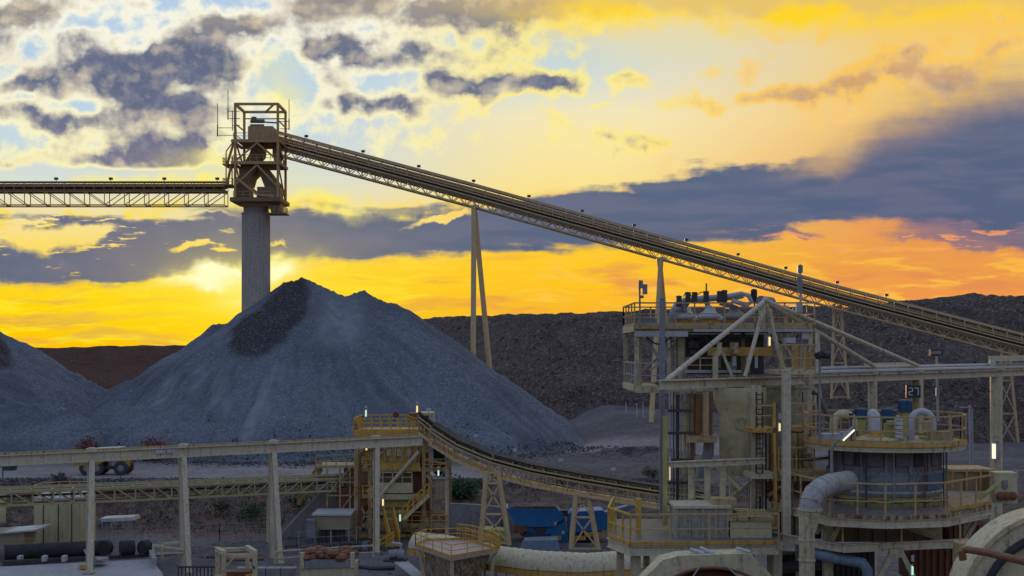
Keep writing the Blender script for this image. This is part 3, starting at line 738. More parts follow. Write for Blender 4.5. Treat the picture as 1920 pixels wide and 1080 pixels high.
# trestle legs under the inclined conveyor
def bent(px0, py0, feet, label, r=.42, braces=(), mat=CONV, grp='conveyor trestles', name='conveyor_trestle'):
    Y = YC
    top = P(px0, py0, Y)
    root = thing(name, label, 'trestle', (top.x, Y, feet[0].z), grp)
    n = len(feet)
    MB().bar(top+Vector((-.9, -1.4, 0)), top+Vector((.9, -1.4, 0)), .5, .5).bar(top+Vector((0, -1.6, .1)), top+Vector((0, 1.6, .1)), .5, .5).build('head_beam', mat, root, 0)
    for f, o in zip(feet, [-1.2, 1.2, -1.2, 1.2]):
        MB().tube([f, top+Vector((.0, o, -.1))], r, 8).build('leg', mat, root)
    for a, b in braces: MB().bar(a, b, .22).build('brace', mat, root, 0)
    return root
bent(889, 389, [P(887, 720, YC-6), P(921, 720, YC+1)], 'tall two-legged conveyor trestle rising behind the right flank of the gravel pile', .5)
bent(1238, 486, [P(1221, 792, YC-6), P(1262, 760, YC+6)], 'two-legged conveyor trestle seen through the left corner of the cyclone deck', .48)
def lattice_bent(px0, py0, w0, w1, pyb, label, levels, Y):
    t0, t1 = P(px0-w0/2, py0, Y), P(px0+w0/2, py0, Y); b0, b1 = P(px0-w1/2+4, pyb, Y), P(px0+w1/2+6, pyb, Y)
    root = thing('conveyor_trestle', label, 'trestle', ((b0.x+b1.x)/2, Y, b0.z), 'conveyor trestles')
    for a, b in ((t0, b0), (t1, b1)): MB().tube([b, a], .27, 8).build('leg', CONV, root)
    L = [(t0.lerp(b0, k), t1.lerp(b1, k)) for k in levels]
    for i, (a, b) in enumerate(L):
        MB().bar(a, b, .18).build('brace', CONV, root, 0)
        if i: MB().bar(L[i-1][0], b, .15).bar(L[i-1][1], a, .15).build('cross_brace', CONV, root, 0)
lattice_bent(1570, 570, 12, 30, 748, 'lattice conveyor trestle standing behind the cone roof struts of the plant', (.04, .33, .62, .98), YC-2)
lattice_bent(1885, 655, 14, 40, 850, 'lattice conveyor trestle at the right edge, behind the thick cream post', (.04, .3, .62, .95), YC-5)
# ---------------------------------------------------------------- silo column and discharge tower
sx = (480-960)/F*YP
sc_ = thing('silo_column', 'round concrete column carrying the discharge tower, its foot buried in gravel', 'column', (sx, YP, UP))
zt = CZ+(HZ-400)/F*YP; ztop = CZ+(HZ-378)/F*YP
MB().lathe((sx, YP, 0), [(2.75, UP-1), (2.68, 12), (2.62, zt), (2.05, zt+.02)], 32).build('shaft', SILOC, sc_)
MB().lathe((sx, YP, 0), [(2.3, zt-.2), (2.3, ztop)], 32).build('neck', SILOC, sc_)
MB().lathe((sx, YP, 0), [(2.68, zt-.25), (2.72, zt-.2), (2.72, zt), (2.4, zt+.03)], 32).build('collar_ring', SILOC, sc_)
# tower frame: front face at YT, back at YT+7
YT = YP-4.2; D = 8.0
tw = thing('discharge_tower', 'steel discharge tower on top of the concrete column where both conveyors meet', 'tower', (sx, YP, ztop))
def q(px, py, d=0.0):      # a point on the tower: picture position of the front face, then pushed d back
    v = P(px, py, YT); v.y += d; return v
fr = MB()
L_, R_ = 441, 521
for px in (L_, R_):
    for d in (0, D):
        fr.bar(q(px, 376, d), q(px, 194 if px == R_ else 194, d), .42)
top = [q(L_, 195), q(R_, 195), q(R_, 195, D), q(L_, 195, D)]
for i in range(4): fr.bar(top[i], top[(i+1) % 4], .38, .45)
fr.bar(q(R_-8, 196, 0), q(L_+40, 196, D), .3)
fr.bar(q(L_, 208, D), q(R_, 208, D), .2); fr.bar(q(L_, 232), q(L_, 232, D), .2); fr.bar(q(R_, 225), q(R_, 225, D), .2)
for py in (264, 305, 376):
    for d in (0, D): fr.bar(q(L_-6, py, d), q(R_+3, py, d), .4, .55)
    for px in (L_-6, R_+3): fr.bar(q(px, py), q(px, py, D), .4, .5)
for d in (0, D):
    fr.bar(q(L_+2, 300, d), q(482, 268, d), .3); fr.bar(q(482, 268, d), q(R_-2, 300, d), .3)
    fr.bar(q(L_+2, 345, d), q(482, 309, d), .3); fr.bar(q(482, 309, d), q(R_-2, 348, d), .3)
    fr.bar(q(L_+2, 333, d), q(484, 366, d), .42); fr.bar(q(484, 366, d), q(R_-6, 368, d), .3)
for px in (L_, R_):
    fr.bar(q(px, 264), q(px, 305, D), .25); fr.bar(q(px, 305), q(px, 370, D), .25)
fr.build('frame', TOWER, tw, 0)
for py in (262, 303):
    MB().box(((L_+R_)/2*0+(q(482, py).x), YT+D/2, q(482, py).z), 8.2, D-.4, .12).build('deck', TOWERD, tw, 0)
MB().box((q(480, 372).x, YT+D/2, q(480, 374).z), 9.4, D+1.4, .7).build('base_deck', TOWERD, tw, 0)
MB().box((q(478, 383).x, YP, q(478, 381).z), 6.2, 5.6, .6).build('base_girder', TOWER, tw, 0)
# machinery
MB().box(q(484, 246, 4), 4.6, 4.0, 2.6).box(q(500, 250, 3), 3.0, 3.0, 1.6).box(q(476, 236, 4), 1.2, 1.2, .8).build('drive_house', TOWER, tw, 0)
MB().tube([q(470, 224, 3), q(470, 214, 3)], .5, 8).tube([q(464, 222, 3), q(490, 222, 3)], .35, 8).tube([q(463, 231, 3), q(489, 231, 3)], .35, 8).bar(q(463, 222, 3), q(515, 225, 3), .25).build('hoist', TOWERD, tw)
MB().prism([q(468, 266, 2.5), q(490, 266, 2.5), q(488, 288, 2.5), q(476, 302, 2.5), q(452, 302, 2.5), q(462, 285, 2.5)], (0, 3, 0)).build('chute', TOWERD, tw, 0)
MB().prism([q(506, 268, 2.5), q(519, 268, 2.5), q(519, 302, 2.5), q(510, 302, 2.5), q(506, 285, 2.5)], (0, 3, 0)).build('chute', TOWERD, tw, 0)
MB().prism([q(444, 309, 1.5), q(480, 309, 1.5), q(470, 325, 1.5), q(464, 345, 1.5), q(446, 345, 1.5)], (0, 5, 0)).prism([q(478, 312, 2), q(496, 312, 2), q(519, 341, 2), q(519, 352, 2), q(494, 352, 2)], (0, 4, 0)).build('hopper', TOWERD, tw, 0)
MB().box(q(503, 360, 2), 4.2, 3.6, 2.0).box(q(452, 352, 3), 2.6, 4, 3.2).build('feed_box', TOWERD, tw, 0)
MB().prism([q(502, 378, 1), q(524, 378, 1), q(524, 396, 1), q(518, 400, 1), q(507, 400, 1)], (0, 3.2, 0)).build('spill_chute', TOWERD, tw, 0)
pl = MB(); pl.box(q(519, 400, 1.5), 3.4, 4, .2).build('side_platform', TOWERD, tw, 0)
rail_mb([q(505, 399, -.3), q(533, 399, -.3), q(533, 399, 3.4)], 1.1, 1.0, .05).build('handrail', TOWER, tw, 0)
# railings on each deck, side gallery with stair on the left
for py in (260, 301, 370):
    rail_mb([q(L_+2, py, .2), q(R_-2, py, .2)], 1.1, 1.3, .045).build('handrail', TOWER, tw, 0)
    rail_mb([q(L_-4, py, .2), q(L_-4, py, D)], 1.1, 1.3, .045).build('handrail', TOWER, tw, 0)
for py, w in ((308, 18), (346, 18)):
    c = q(L_-6-w/2, py, 2.5); MB().box(c, w*.1, 5, .16).build('side_platform', TOWERD, tw, 0)
    rail_mb([q(L_-4, py, 0), q(L_-5-w, py, 0), q(L_-5-w, py, 5)], 1.15, .9, .05).build('handrail', TOWER, tw, 0)
st = MB()
for (a, b) in (((424, 346), (432, 308)), ((424, 308), (438, 262))):
    for d in (.3, 1.1): st.bar(q(*a, d), q(*b, d), .12, .25)
    for i in range(12):
        k = i/12; st.bar(q(a[0]+(b[0]-a[0])*k, a[1]+(b[1]-a[1])*k, .3), q(a[0]+(b[0]-a[0])*k, a[1]+(b[1]-a[1])*k, 1.1), .22, .05)
st.build('stair', TOWER, tw, 0)
MB().bar(q(424, 346), q(424, 284), .2).bar(q(424, 284), q(440, 262), .2).build('side_post', TOWER, tw, 0)
MB().bar(q(424, 346, 5), q(424, 284, 5), .2).build('side_post', TOWER, tw, 0)
# ladder hoop and aerials
for (px, y0, y1, d) in ((405.5, 252, 192, 1), (418.5, 215, 160, 4), (538.5, 238, 182, 2)):
    m_ = MB(); m_.tube([q(px, y0, d), q(px, y1, d)], .07, 5).tube([q(px, y0+2, d), q(px, (y0*2+y1)/3, d)], .12, 5)
    e = L_ if px < 480 else R_
    m_.bar(q(px, y0, d), q(e, y0, d), .1); m_.bar(q(px, y0-14, d), q(e, y0-14, d), .1)
    m_.build('aerial', TOWERD, tw)
MB().bar(q(427, 238, D*.5), q(427, 200, D*.5), .14).bar(q(427, 215, 4), q(L_, 215, 4), .12).bar(q(427, 228, 4), q(L_, 228, 4), .12).build('side_ladder', TOWERD, tw, 0)
MB().box(q(443.5, 250, -.3), .22, .16, 1.3).build('deck_lamp', paint('lamp_housing', (.5, .4, .1), 0), tw, 0)
# ---------------------------------------------------------------- left gantry: crane runway beam on posts
GA, GB = XZ(-40, 11.1, 106.6), XZ(792, 11.1, 131)
def on_line(A, B, px):
    k = (px-960)/F; t = (k*A.y-A.x)/((B.x-A.x)-k*(B.y-A.y)); return A.lerp(B, t)
gan = thing('runway_beam', 'long cream crane runway beam crossing the left half in front of the stockpiles', 'beam', (GA.x, GA.y, 10))
MB().ibeam(GA-UZ*.45, GB-UZ*.45, .5, .95, .09).build('beam', BEAM, gan, 0)
MB().bar(GA+UZ*.11, GB+UZ*.11, .16, .18).build('crane_rail', OLD, gan, 0)
gd = (GB-GA).normalized(); gn = gd.cross(UZ)
sfn = MB()
for px in range(-20, 780, 62):
    a = on_line(GA, GB, px); sfn.bar(a-UZ*.86+gn*.2, a-UZ*.04+gn*.2, .06, .12)
lab = on_line(GA, GB, 262)
MB().bar(on_line(GA, GB, 290)-UZ*.3+gn*.27, on_line(GA, GB, 308)-UZ*.3+gn*.27, .01, .32).bar(on_line(GA, GB, 311)-UZ*.3+gn*.27, on_line(GA, GB, 326)-UZ*.3+gn*.27, .01, .32).build('capacity_plate', LGREY, gan, 0)
def gantry_post(px, foot_dx, z0, label, two=True):
    t_ = on_line(GA, GB, px)
    r = thing('gantry_post', label, 'post', (t_.x, t_.y, z0), 'posts of the runway beam')
    f1 = Vector((t_.x+foot_dx, t_.y-2.2, z0))
    MB().ibeam(f1, t_-UZ*.9-gn*0+Vector((0, -.1, 0)), .48, .48, .08, gn).build('leg', BEAM, r, 0)
    if two: MB().ibeam(Vector((t_.x-.35, t_.y+1.0, z0)), t_-UZ*.9+Vector((-.35, .6, 0)), .42, .42, .08, gn).build('leg', BEAM, r, 0)
    MB().box(t_+UZ*.1, .8, .8, .3).box(t_+UZ*.26, .5, .5, .12).build('cap', BEAM, r, 0)
    MB().box(f1+UZ*.06, .8, .8, .12).build('base_plate', OLD, r, 0)
gantry_post(172, .5, .75, 'front post of the runway beam standing on the concrete slab beside the cream tank')
gantry_post(344, 1.0, 0, 'splayed pair of posts under the runway beam right of the haul truck')
gantry_post(513, 1.0, 0, 'splayed pair of posts under the runway beam left of the screening tower')
gantry_post(706, .2, 0, 'post of the runway beam in front of the screening tower', False)
# lower truss conveyor
low = [P(-60, 949, 118), P(250, 936, 124), P(500, 924, 132), P(700, 915, 138)]
spec = dict(w=1.9, deck=1.25, chord=.2, panel=1.75, bw=.7, strips=[('return_belt', .75, .08, 1.3, 2, 0), ('carry_belt', 1.25, .08, 1.3, 2, 0)],
            rail=(1.2, .45, 1.75, .05), rm=0)
conveyor('truss_conveyor', 'low tan truss conveyor running behind the gantry posts to the screening tower', low, spec, [paint('truss_tan', (.43, .37, .2), .2, .5), CONVD, BELT, CONV])
r = thing('truss_support', 'slim pair of cream legs holding up the low truss conveyor', 'support', P(507, 1015, 133))
MB().bar(P(503, 1016, 133), P(503, 925, 133), .32).build('leg', BEAM, r, 0)
MB().bar(P(511, 1016, 134.5), P(511, 925, 134.5), .32).build('leg', BEAM, r, 0)
# ---------------------------------------------------------------- screening tower
SY = 134.0
def s(px, py, d=0.0): v = P(px, py, SY); v.y += d; return v
def sb(mb, x0, x1, y0, y1, d0, d1):
    a = s(x0, y1, d0); b = s(x1, y0, d0); return mb.frame(((a.x+b.x)/2, SY+(d0+d1)/2, (a.z+b.z)/2), Vector(((b.x-a.x)/2, 0, 0)), Vector((0, (d1-d0)/2, 0)), Vector((0, 0, (b.z-a.z)/2)))
ST = thing('screening_tower', 'rusty ochre and cream screening tower with yellow stairs at the head of the lower conveyor', 'tower', s(750, 1012, 3))
fr = MB()
for px, y0, w in ((668, 790, .42), (694, 815, .36), (795, 800, .4), (838, 870, .34)):
    for d in (0, 7): fr.bar(s(px, 1010, d), s(px, y0, d), w)
for py in (826, 880, 930, 985):
    for d in (0, 7): fr.bar(s(666, py, d), s(840 if py > 860 else 797, py, d), .3, .42)
    for px in (668, 795): fr.bar(s(px, py), s(px, py, 7), .3, .42)
fr.bar(s(672, 985), s(700, 945), .2).bar(s(700, 985), s(672, 945), .2)
fr.bar(s(800, 985, 0), s(836, 935, 0), .2).bar(s(770, 1005, 0), s(795, 985, 0), .25).bar(s(835, 985, 0), s(800, 935, 0), .15)
fr.build('frame', OLD, ST, 0)
MB().bar(s(838, 870, 0), s(838, 1010, 0), .36, .36).bar(s(838, 870, 0), s(800, 862, 0), .25).build('corner_post', BEAM, ST, 0)
MB().tube([s(786, 846, -.4), s(714, 928, -.6)], .19, 8).build('brace_pipe', BEAM, ST)
MB().tube([s(700, 818, -.3), s(785, 816, -.3)], .3, 8).build('header_pipe', BEAM, ST)
m_ = MB(); sb(m_, 664, 786, 808, 818, -.6, 7.6); m_.build('top_deck', OCHRE, ST, 0)
rail_mb([s(664, 808, 7.4), s(664, 808, -.5), s(786, 808, -.5)], 1.3, 1.0, .055, mid=(.45, .85), toe=.2).build('handrail', YEL, ST, 0)
rail_mb([s(664, 808, 7.4), s(786, 808, 7.4)], 1.3, 1.0, .055, mid=(.45, .85)).build('handrail', YEL, ST, 0)
# screen box and chutes
MB().prism([s(700, 830, .5), s(792, 830, .5), s(786, 868, .5), s(708, 868, .5)], (0, 6, 0)).build('feed_hopper', OCHRE, ST, 0)
m_ = MB()
for i in range(7):
    x = 704+i*13; m_.bar(s(x, 830, .42), s(x+ (4 if i < 3 else -4), 866, .42), .12, .16)
for x in (728, 748, 766): sb(m_, x-4, x+4, 842, 856, .3, .5)
m_.bar(s(704, 862, .35), s(727, 836, .35), .2).build('hopper_ribs', paint('pale_rib', (.46, .40, .24), .2, .5), ST, 0)
m_ = MB(); sb(m_, 704, 788, 868, 881, -.2, 6.5); m_.build('screen_deck', OCHRE, ST, 0)
m_ = MB(); sb(m_, 712, 770, 884, 904, .8, 5.5); m_.build('screen_panel', TOWERD, ST, 0)
rail_mb([s(700, 904, -.3), s(773, 904, -.3)], 1.05, 1.0, .05).build('handrail', CREAM, ST, 0)
m_ = MB(); sb(m_, 708, 774, 905, 924, -.2, 5); m_.prism([s(688, 918, -.2), s(708, 905, -.2), s(708, 930, -.2), s(694, 935, -.2)], (0, 3, 0)); m_.build('launder_box', CREAM2, ST, 0)
m_ = MB(); sb(m_, 704, 796, 926, 936, -.3, 6.5); m_.build('mid_deck', CREAM, ST, 0)
m_ = MB(); sb(m_, 716, 768, 938, 952, .4, 5); sb(m_, 722, 760, 952, 985, .8, 4.5); m_.build('under_pan', YPAINT, ST, 0)
m_ = MB(); sb(m_, 770, 800, 850, 925, 1.4, 4.5); m_.build('return_chute', RUST, ST, 0)
m_ = MB(); sb(m_, 672, 692, 822, 985, 5, 6.8); m_.build('back_panel', OCHRE, ST, 0)
m_ = MB(); sb(m_, 728, 800, 940, 1004, 5.2, 6.8); m_.build('lower_panel', RUST, ST, 0)
m_ = MB(); sb(m_, 812, 833, 834, 884, .8, 2.2); m_.sphere(s(826, 880, 1.2), .9, 8, 6); m_.build('rubber_curtain', RUBBER, ST, 0)
m_ = MB(); sb(m_, 815, 838, 898, 926, -.1, 2.5); m_.build('control_kiosk', SHEDM, ST, 0)
m_ = MB(); sb(m_, 812, 840, 894, 898, -.3, 2.8); m_.build('kiosk_roof', LGREY, ST, 0)
# drive house at the head of the lower conveyor
m_ = MB(); sb(m_, 786, 791, 776, 800, 0, 3); sb(m_, 803, 812, 778, 803, 0, 3); sb(m_, 786, 812, 774, 779, -.1, 3.1); m_.build('drive_house', CREAM, ST, 0)
m_ = MB(); sb(m_, 790, 804, 779, 802, 1.2, 2.8); m_.build('drive_motor', DARK, ST, 0)
m_ = MB(); sb(m_, 764, 780, 776, 790, 1.5, 3.2); m_.build('gear_case', RUST, ST, 0)
MB().lathe(s(741, 779, 1), [(.01, -.1), (.33, -.1), (.33, .1), (.01, .1)], 14, axis=(0, 1, 0)).build('warning_drum', DKRED, ST)
rail_mb([s(764, 800, -.6), s(800, 812, -.6), s(815, 822, -.6)], 1.2, .8, .06, mid=(.4, .8)).build('handrail', YEL, ST, 0)
# stairs
def stair(name_par, a, b, wd, n, rail_mat, str_mat, h=1.05):
    """a: foot, b: head (centre of tread line), wd: sideways half vector"""
    st = MB()
    for sg in (-1, 1): st.bar(a+wd*sg, b+wd*sg, .09, .32)
    for i in range(n): st.bar(a.lerp(b, (i+.5)/n)-wd, a.lerp(b, (i+.5)/n)+wd, .3, .05)
    st.build('stair_flight', str_mat, name_par, 0)
    for sg in (-1, 1): rail_mb([a+wd*sg, b+wd*sg], h, .75, .055, mid=(.35, .7)).build('stair_rail', rail_mat, name_par, 0)
wy = Vector((0, .5, 0)); wxx = Vector((.5, 0, 0))
stair(ST, s(757, 972, -1.2), s(806, 926, -1.2), wy, 14, YEL, BEAM, 1.3)
stair(ST, s(746, 1009, -3.6), s(731, 968, -1.4), wxx, 11, YEL, YEL, 1.1)
stair(ST, s(697, 1036, -4.6), s(744, 1009, -4.2), wy, 9, YEL, OCHRE, 1.2)
MB().box(s(743, 970, -1.2), 2.2, 1.4, .12).build('landing', OCHRE, ST, 0); MB().box(s(748, 1010, -4.2), 1.4, 1.6, .12).build('landing', OCHRE, ST, 0)
MB().bar(s(757, 1038, -4.6), s(757, 1010, -4.6), .16).bar(s(757, 1034, -3.8), s(757, 1010, -3.8), .16).build('landing_post', OCHRE, ST, 0)
stair(ST, s(553, 950, 2), s(597, 884, 2), wy*.6, 16, RAIL, RAIL, 1.0)
# side extension on the left of the tower
rail_mb([s(590, 876, 1), s(666, 874, 1)], 1.1, 1.1, .05).build('handrail', OLD, ST, 0)
m_ = MB(); sb(m_, 588, 668, 874, 879, .8, 5); m_.build('side_deck', OLD, ST, 0)
m_ = MB(); sb(m_, 632, 662, 916, 960, .6, 3); m_.build('red_guard', DKRED, ST, 0)
m_ = MB(); sb(m_, 640, 690, 880, 915, 2, 5); m_.build('bin_wall', OLD, ST, 0)
m_ = MB(); sb(m_, 664, 700, 918, 950, 1, 4); m_.build('transfer_box', OCHRE, ST, 0)
fr = MB()
for x in (612, 636, 655, 678): fr.bar(s(x, 985, .6), s(x, 878, .6), .18)
for y in (905, 930, 955): fr.bar(s(612, y, .5), s(680, y, .5), .14)
fr.bar(s(612, 930, .5), s(655, 878, .5), .14).bar(s(640, 955, .5), s(678, 905, .5), .14); fr.build('side_frame', OLD, ST, 0)
def tube_light(px, py0, py1, Y, mat, what, post_to=None, par=None, w=.075):
    a, b = P(px, py1, Y), P(px, py0, Y)
    o = thing('tube_lamp', what, 'lamp', a, 'lit tube lamps')
    MB().box((a+b)/2, w*2, w*2, (b-a).length).build('tube', mat, o, 0)
    MB().box((a+b)/2+Vector((0, .14+w, 0)), w*3, .1, (b-a).length+.1).box(b+UZ*.32, w*3.2, w*3, .25).build('housing', LGREY, o, 0)
    if post_to: MB().bar(P(px, post_to, Y)+Vector((0, .3, 0)), b+Vector((0, .3, .4)), .08).build('pole', GREY, o, 0)
tube_light(686, 769, 781, SY-.8, TUBEG, 'pale green tube lamp on a pole at the left end of the tower top deck', 806)
tube_light(782, 761, 773, SY-.8, TUBEY, 'yellow tube lamp on a pole above the drive house of the screening tower', 800)
tube_light(687, 833, 844, SY-.9, TUBEY, 'yellow tube lamp just under the top deck of the screening tower')
tube_light(718, 936, 948, SY-.9, TUBEY, 'yellow tube lamp low on the screening tower, left of the stair')
tube_light(750, 965, 977, SY-2.2, TUBEG, 'pale green tube lamp at the turn of the yellow stairs', 1008)
tube_light(822, 882, 892, SY-.9, TUBEG, 'pale green tube lamp above the kiosk right of the screening tower')
# wing wall, sheds
solo('wing_wall', MB().prism([P(600, 922, 136), P(636, 905, 136), P(640, 1012, 136), P(500, 1020, 136), P(508, 1008, 136)], (0, 1.5, 0)), CONC, 'sloping grey concrete wing wall left of the screening tower', 'wall', smooth=0)
MB_ = MB().tube([P(518, 1012, 134.6), P(598, 925, 134.6)], .09, 6); solo('handrail_pipe', MB_, GALV, 'thin pale pipe running up the face of the wing wall', 'pipe')
r = thing('equipment_shed', 'small tan sheet metal shed beside the screening tower stairs', 'shed', P(621, 1012, 131))
sh = lambda x, y, d=0: Vector((P(x, y, 130).x, 130+d, P(x, y, 130).z))
a, b = sh(588, 993), sh(656, 967)
MB().frame(((a.x+b.x)/2, 132, (a.z+b.z)/2), Vector(((b.x-a.x)/2, 0, 0)), Vector((0, 2, 0)), Vector((0, 0, (b.z-a.z)/2))).build('wall', SHEDM, r, 0)
MB().frame(((a.x+b.x)/2, 132, b.z+.12), Vector(((b.x-a.x)/2+.15, 0, 0)), Vector((0, 2.2, 0)), Vector((0, 0, .1))).build('roof', TIN, r, 0)
m_ = MB()
for x in (590, 620, 654):
    for d in (.2, 3.8): m_.bar(sh(x, 1018, d), sh(x, 993, d), .16)
m_.build('leg_frame', SHEDM, r, 0)
MB().box(sh(611, 1001, 1), 1.3, .8, .9).box(sh(634, 1003, 1), 1.0, .8, .8).build('pump_cabinet', DARK, r, 0)
solo('control_cabinet', MB().box(P(583, 990, 129.5), .9, .5, 1.8).box(P(583, 976, 129.5), .7, .7, .2), GREY, 'slim grey control cabinet left of the tan shed', 'cabinet', smooth=0)
r = thing('heap_of_stone', 'x', 'heap', (0, 0, 0)); bpy.data.objects.remove(r)
# ---------------------------------------------------------------- lower curved conveyor with trestles
KY = 130.0
cur = [P(786, 812, SY), P(812, 832, SY), P(860, 862, 133), P(930, 892, KY+1), (P(1000, 911, KY)), P(1090, 928, KY-1), P(1180, 943, KY-2), P(1262, 956, KY-3), P(1320, 964, KY-3)]
spec = dict(w=1.9, deck=1.35, chord=.17, panel=2.0, bw=.85, warren=True,
            strips=[('toe_plate', .12, .26, 2.6, 1, 0), ('stringer', 1.75, .16, 2.0, 0, 0), ('return_belt', 1.45, .07, 1.4, 2, 0), ('carry_belt', 2.15, .22, 1.9, 2, 0)],
            idlers=(1.7, 2.25, 1.55, .13), rail=(.25, 1.15, 1.0, .045), rm=3, ro=.3, lamp=(2.1, .9, 1.0), lampm=LGREY)
conveyor('curved_conveyor', 'tan conveyor sagging in a curve from the screening tower down to the right plant', cur, spec, [paint('tan_truss', (.44, .36, .2), .2, .5), CONV, BELT, RAIL], None, [800, 884, 961, 1049, 1148])
lattice_bent(923, 884, 22, 52, 1022, 'lattice trestle under the curved conveyor, left of the blue crusher', (.02, .16, .58, .97), KY-.5)
lattice_bent(1091, 925, 22, 50, 1032, 'lattice trestle under the curved conveyor, in front of the blue crusher', (.02, .42, .97), KY-2)
# ---------------------------------------------------------------- blue mobile crusher
BY = 132.5
def bl(px, py, d=0.0): v = P(px, py, BY); v.y += d; return v
r = thing('mobile_crusher', 'bright blue tracked mobile crusher parked under the curved conveyor', 'crusher', bl(1050, 1036, 1.5))
MB().prism([bl(948, 953), bl(1046, 955), bl(1057, 966), bl(1054, 976), bl(1040, 978), bl(1038, 988), bl(968, 988), bl(962, 974)], (0, 4, 0)).build('feed_hopper', BLUE, r, 0)
MB().prism([bl(952, 953, .2), bl(972, 950, .2), bl(1040, 950, .2), bl(1046, 955, .2)], (0, 3.6, 0)).build('ore_load', RUBB2, r, 0)
MB().prism([bl(968, 988, .3), bl(1045, 988, .3), bl(1060, 975, .3), bl(1066, 1016, .3), bl(1040, 1020, .3), bl(990, 1014, .3), bl(976, 1004, .3)], (0, 3.2, 0)).build('chassis', BLUE, r, 0)
MB().prism([bl(1066, 966, .2), bl(1072, 960, .2), bl(1130, 957, .2), bl(1139, 966, .2), bl(1139, 994, .2), bl(1066, 1000, .2)], (0, 3.0, 0)).build('engine_house', BLUE, r, 0)
MB().prism([bl(1048, 1000, .5), bl(1130, 994, .5), bl(1122, 1014, .5), bl(1048, 1018, .5)], (0, 2.6, 0)).build('underframe', DARK, r, 0)
m_ = MB()
m_.prism([bl(1040, 1024), bl(1050, 1018), bl(1140, 1016), bl(1150, 1024), bl(1146, 1036), bl(1046, 1036)], (0, .7, 0)); m_.build('track', RUBBER, r, 0)
m_ = MB(); [m_.lathe(bl(1053+i*13, 1028, -.06), [(.01, 0), (.25, 0), (.25, .1)], 10, axis=(0, 1, 0)) for i in range(8)]; m_.build('track_rollers', DARK, r)
for a_ in ((1042, 1009, 1.1), (1085, 1009, 1.5), (1112, 1002, 1.8)): MB().box(bl(a_[0], a_[1], .1), a_[2], .5, .4).build('yellow_guard', YEL, r, 0)
MB().lathe(bl(1013, 988, .2), [(.01, 0), (.72, 0), (.72, .25)], 16, axis=(0, 1, 0)).build('flywheel', DARK, r)
MB().box(bl(975, 993, .1), 1.4, .4, .8, .0).build('bin_flap', RUST, r, 0)
MB().box(bl(1056, 999, .15), .3, .1, .3).build('warning_label', TIN, r, 0)
m_ = MB(); m_.box(bl(1018, 1006, .1), 1.6, .4, .5).box(bl(990, 1001, .1), .9, .4, .4).build('hydraulic_block', DARK, r, 0)
MB().prism([bl(1130, 964, .8), bl(1200, 944, .8), bl(1210, 948, .8), bl(1140, 975, .8)], (0, 1.5, 0)).build('discharge_conveyor', BLUED, r, 0)
m_ = MB(); m_.box(bl(1040, 957, 1), .5, .6, .5).box(bl(1058, 964, 1), .8, .8, .6).build('exhaust_box', DARK, r, 0)
solo('steel_skip', MB().prism([P(974, 1036, 127), P(984, 1014, 127), P(1046, 1012, 127), P(1051, 1034, 127)], (0, 2.5, 0)), BLUED, 'dusty grey blue steel skip in front of the blue crusher', 'skip', smooth=0)
solo('site_bin', MB().prism([P(905, 1022, 131), P(905, 992, 131), P(950, 995, 131), P(956, 1022, 131)], (0, 2.5, 0)), YPAINT, 'dull yellow bin between the lattice trestle legs', 'bin', smooth=0)
# concrete retaining wall
w_ = MB(); pts = [(838, 944, 139), (870, 945, 140), (905, 947, 141), (940, 951, 141), (962, 960, 139)]
for a, b in zip(pts[:-1], pts[1:]):
    A, B = P(*a), P(*b); A0, B0 = Vector((A.x, A.y, -.1)), Vector((B.x, B.y, -.1)); w_.prism([A0, B0, B, A], (0, .6, 0))
solo('retaining_wall', w_, CONC, 'curved grey concrete retaining wall left of the blue crusher', 'wall', smooth=60)
# ---------------------------------------------------------------- tank, sheds, pipes at lower left
def tank(px0, px1, py0, py1, Y, label, mat=CREAM2, rail=True):
    rr = (px1-px0)/2/F*Y; c = XZ((px0+px1)/2, 0, Y+rr); z1 = P(0, py0, Y).z; z0 = P(0, py1, Y).z
    o = thing('storage_tank', label, 'tank', (c.x, c.y, z0))
    MB().lathe(c, [(rr, z0), (rr, z1)], 36).build('shell', mat, o)
    MB().lathe(c, [(rr+.06, z1-.1), (rr+.06, z1+.05), (rr*.5, z1+.45), (.05, z1+.6)], 36).build('roof', LGREY, o, 20)
    m_ = MB()
    for k in (-.42, .12, .55):
        a = -math.pi/2+k; m_.bar(c+Vector((math.cos(a), math.sin(a), 0))*(rr+.02)+UZ*z0, c+Vector((math.cos(a), math.sin(a), 0))*(rr+.02)+UZ*z1, .12, .06)
    m_.build('weld_strip', DARK, o, 0)
    if rail: rail_mb(ring((c.x, c.y, z1+.1), rr-.05, 18), 1.0, 1.2, .04, True).build('handrail', RAIL, o, 0)
    return o
tank(66, 178, 935, 1024, 126, 'cream steel storage tank behind the low truss conveyor')
tank(-70, 9, 930, 985, 124, 'edge of a cream tank at the far left under the truss conveyor', rail=False)
r = thing('lean_to', 'tan shed with a pale tin roof left of the cream tank', 'shed', P(20, 1025, 122))
a = P(-30, 1024, 121); b = P(46, 997, 121)
MB().frame(((a.x+b.x)/2, 122.5, (a.z+b.z)/2), Vector(((b.x-a.x)/2, 0, 0)), Vector((0, 1.5, 0)), Vector((0, 0, (b.z-a.z)/2))).build('wall', SHEDM, r, 0)
MB().prism([P(-30, 1001, 120.6), P(68, 993, 120.6), P(68, 996, 120.6), P(-30, 1004, 120.6)], (0, 4, 0)).build('roof', TIN, r, 0)
MB().bar(P(67, 1024, 121), P(67, 994, 121), .12).bar(P(47, 1010, 121), P(67, 1010, 121), .06).build('post', SHEDM, r, 0)
r = thing('awning', 'small tin awning on thin posts right of the cream tank', 'awning', P(218, 1010, 124))
MB().prism([P(186, 973, 123), P(248, 970, 123), P(251, 976, 123), P(190, 979, 123)], (0, 2.2, 0)).build('roof', TIN, r, 0)
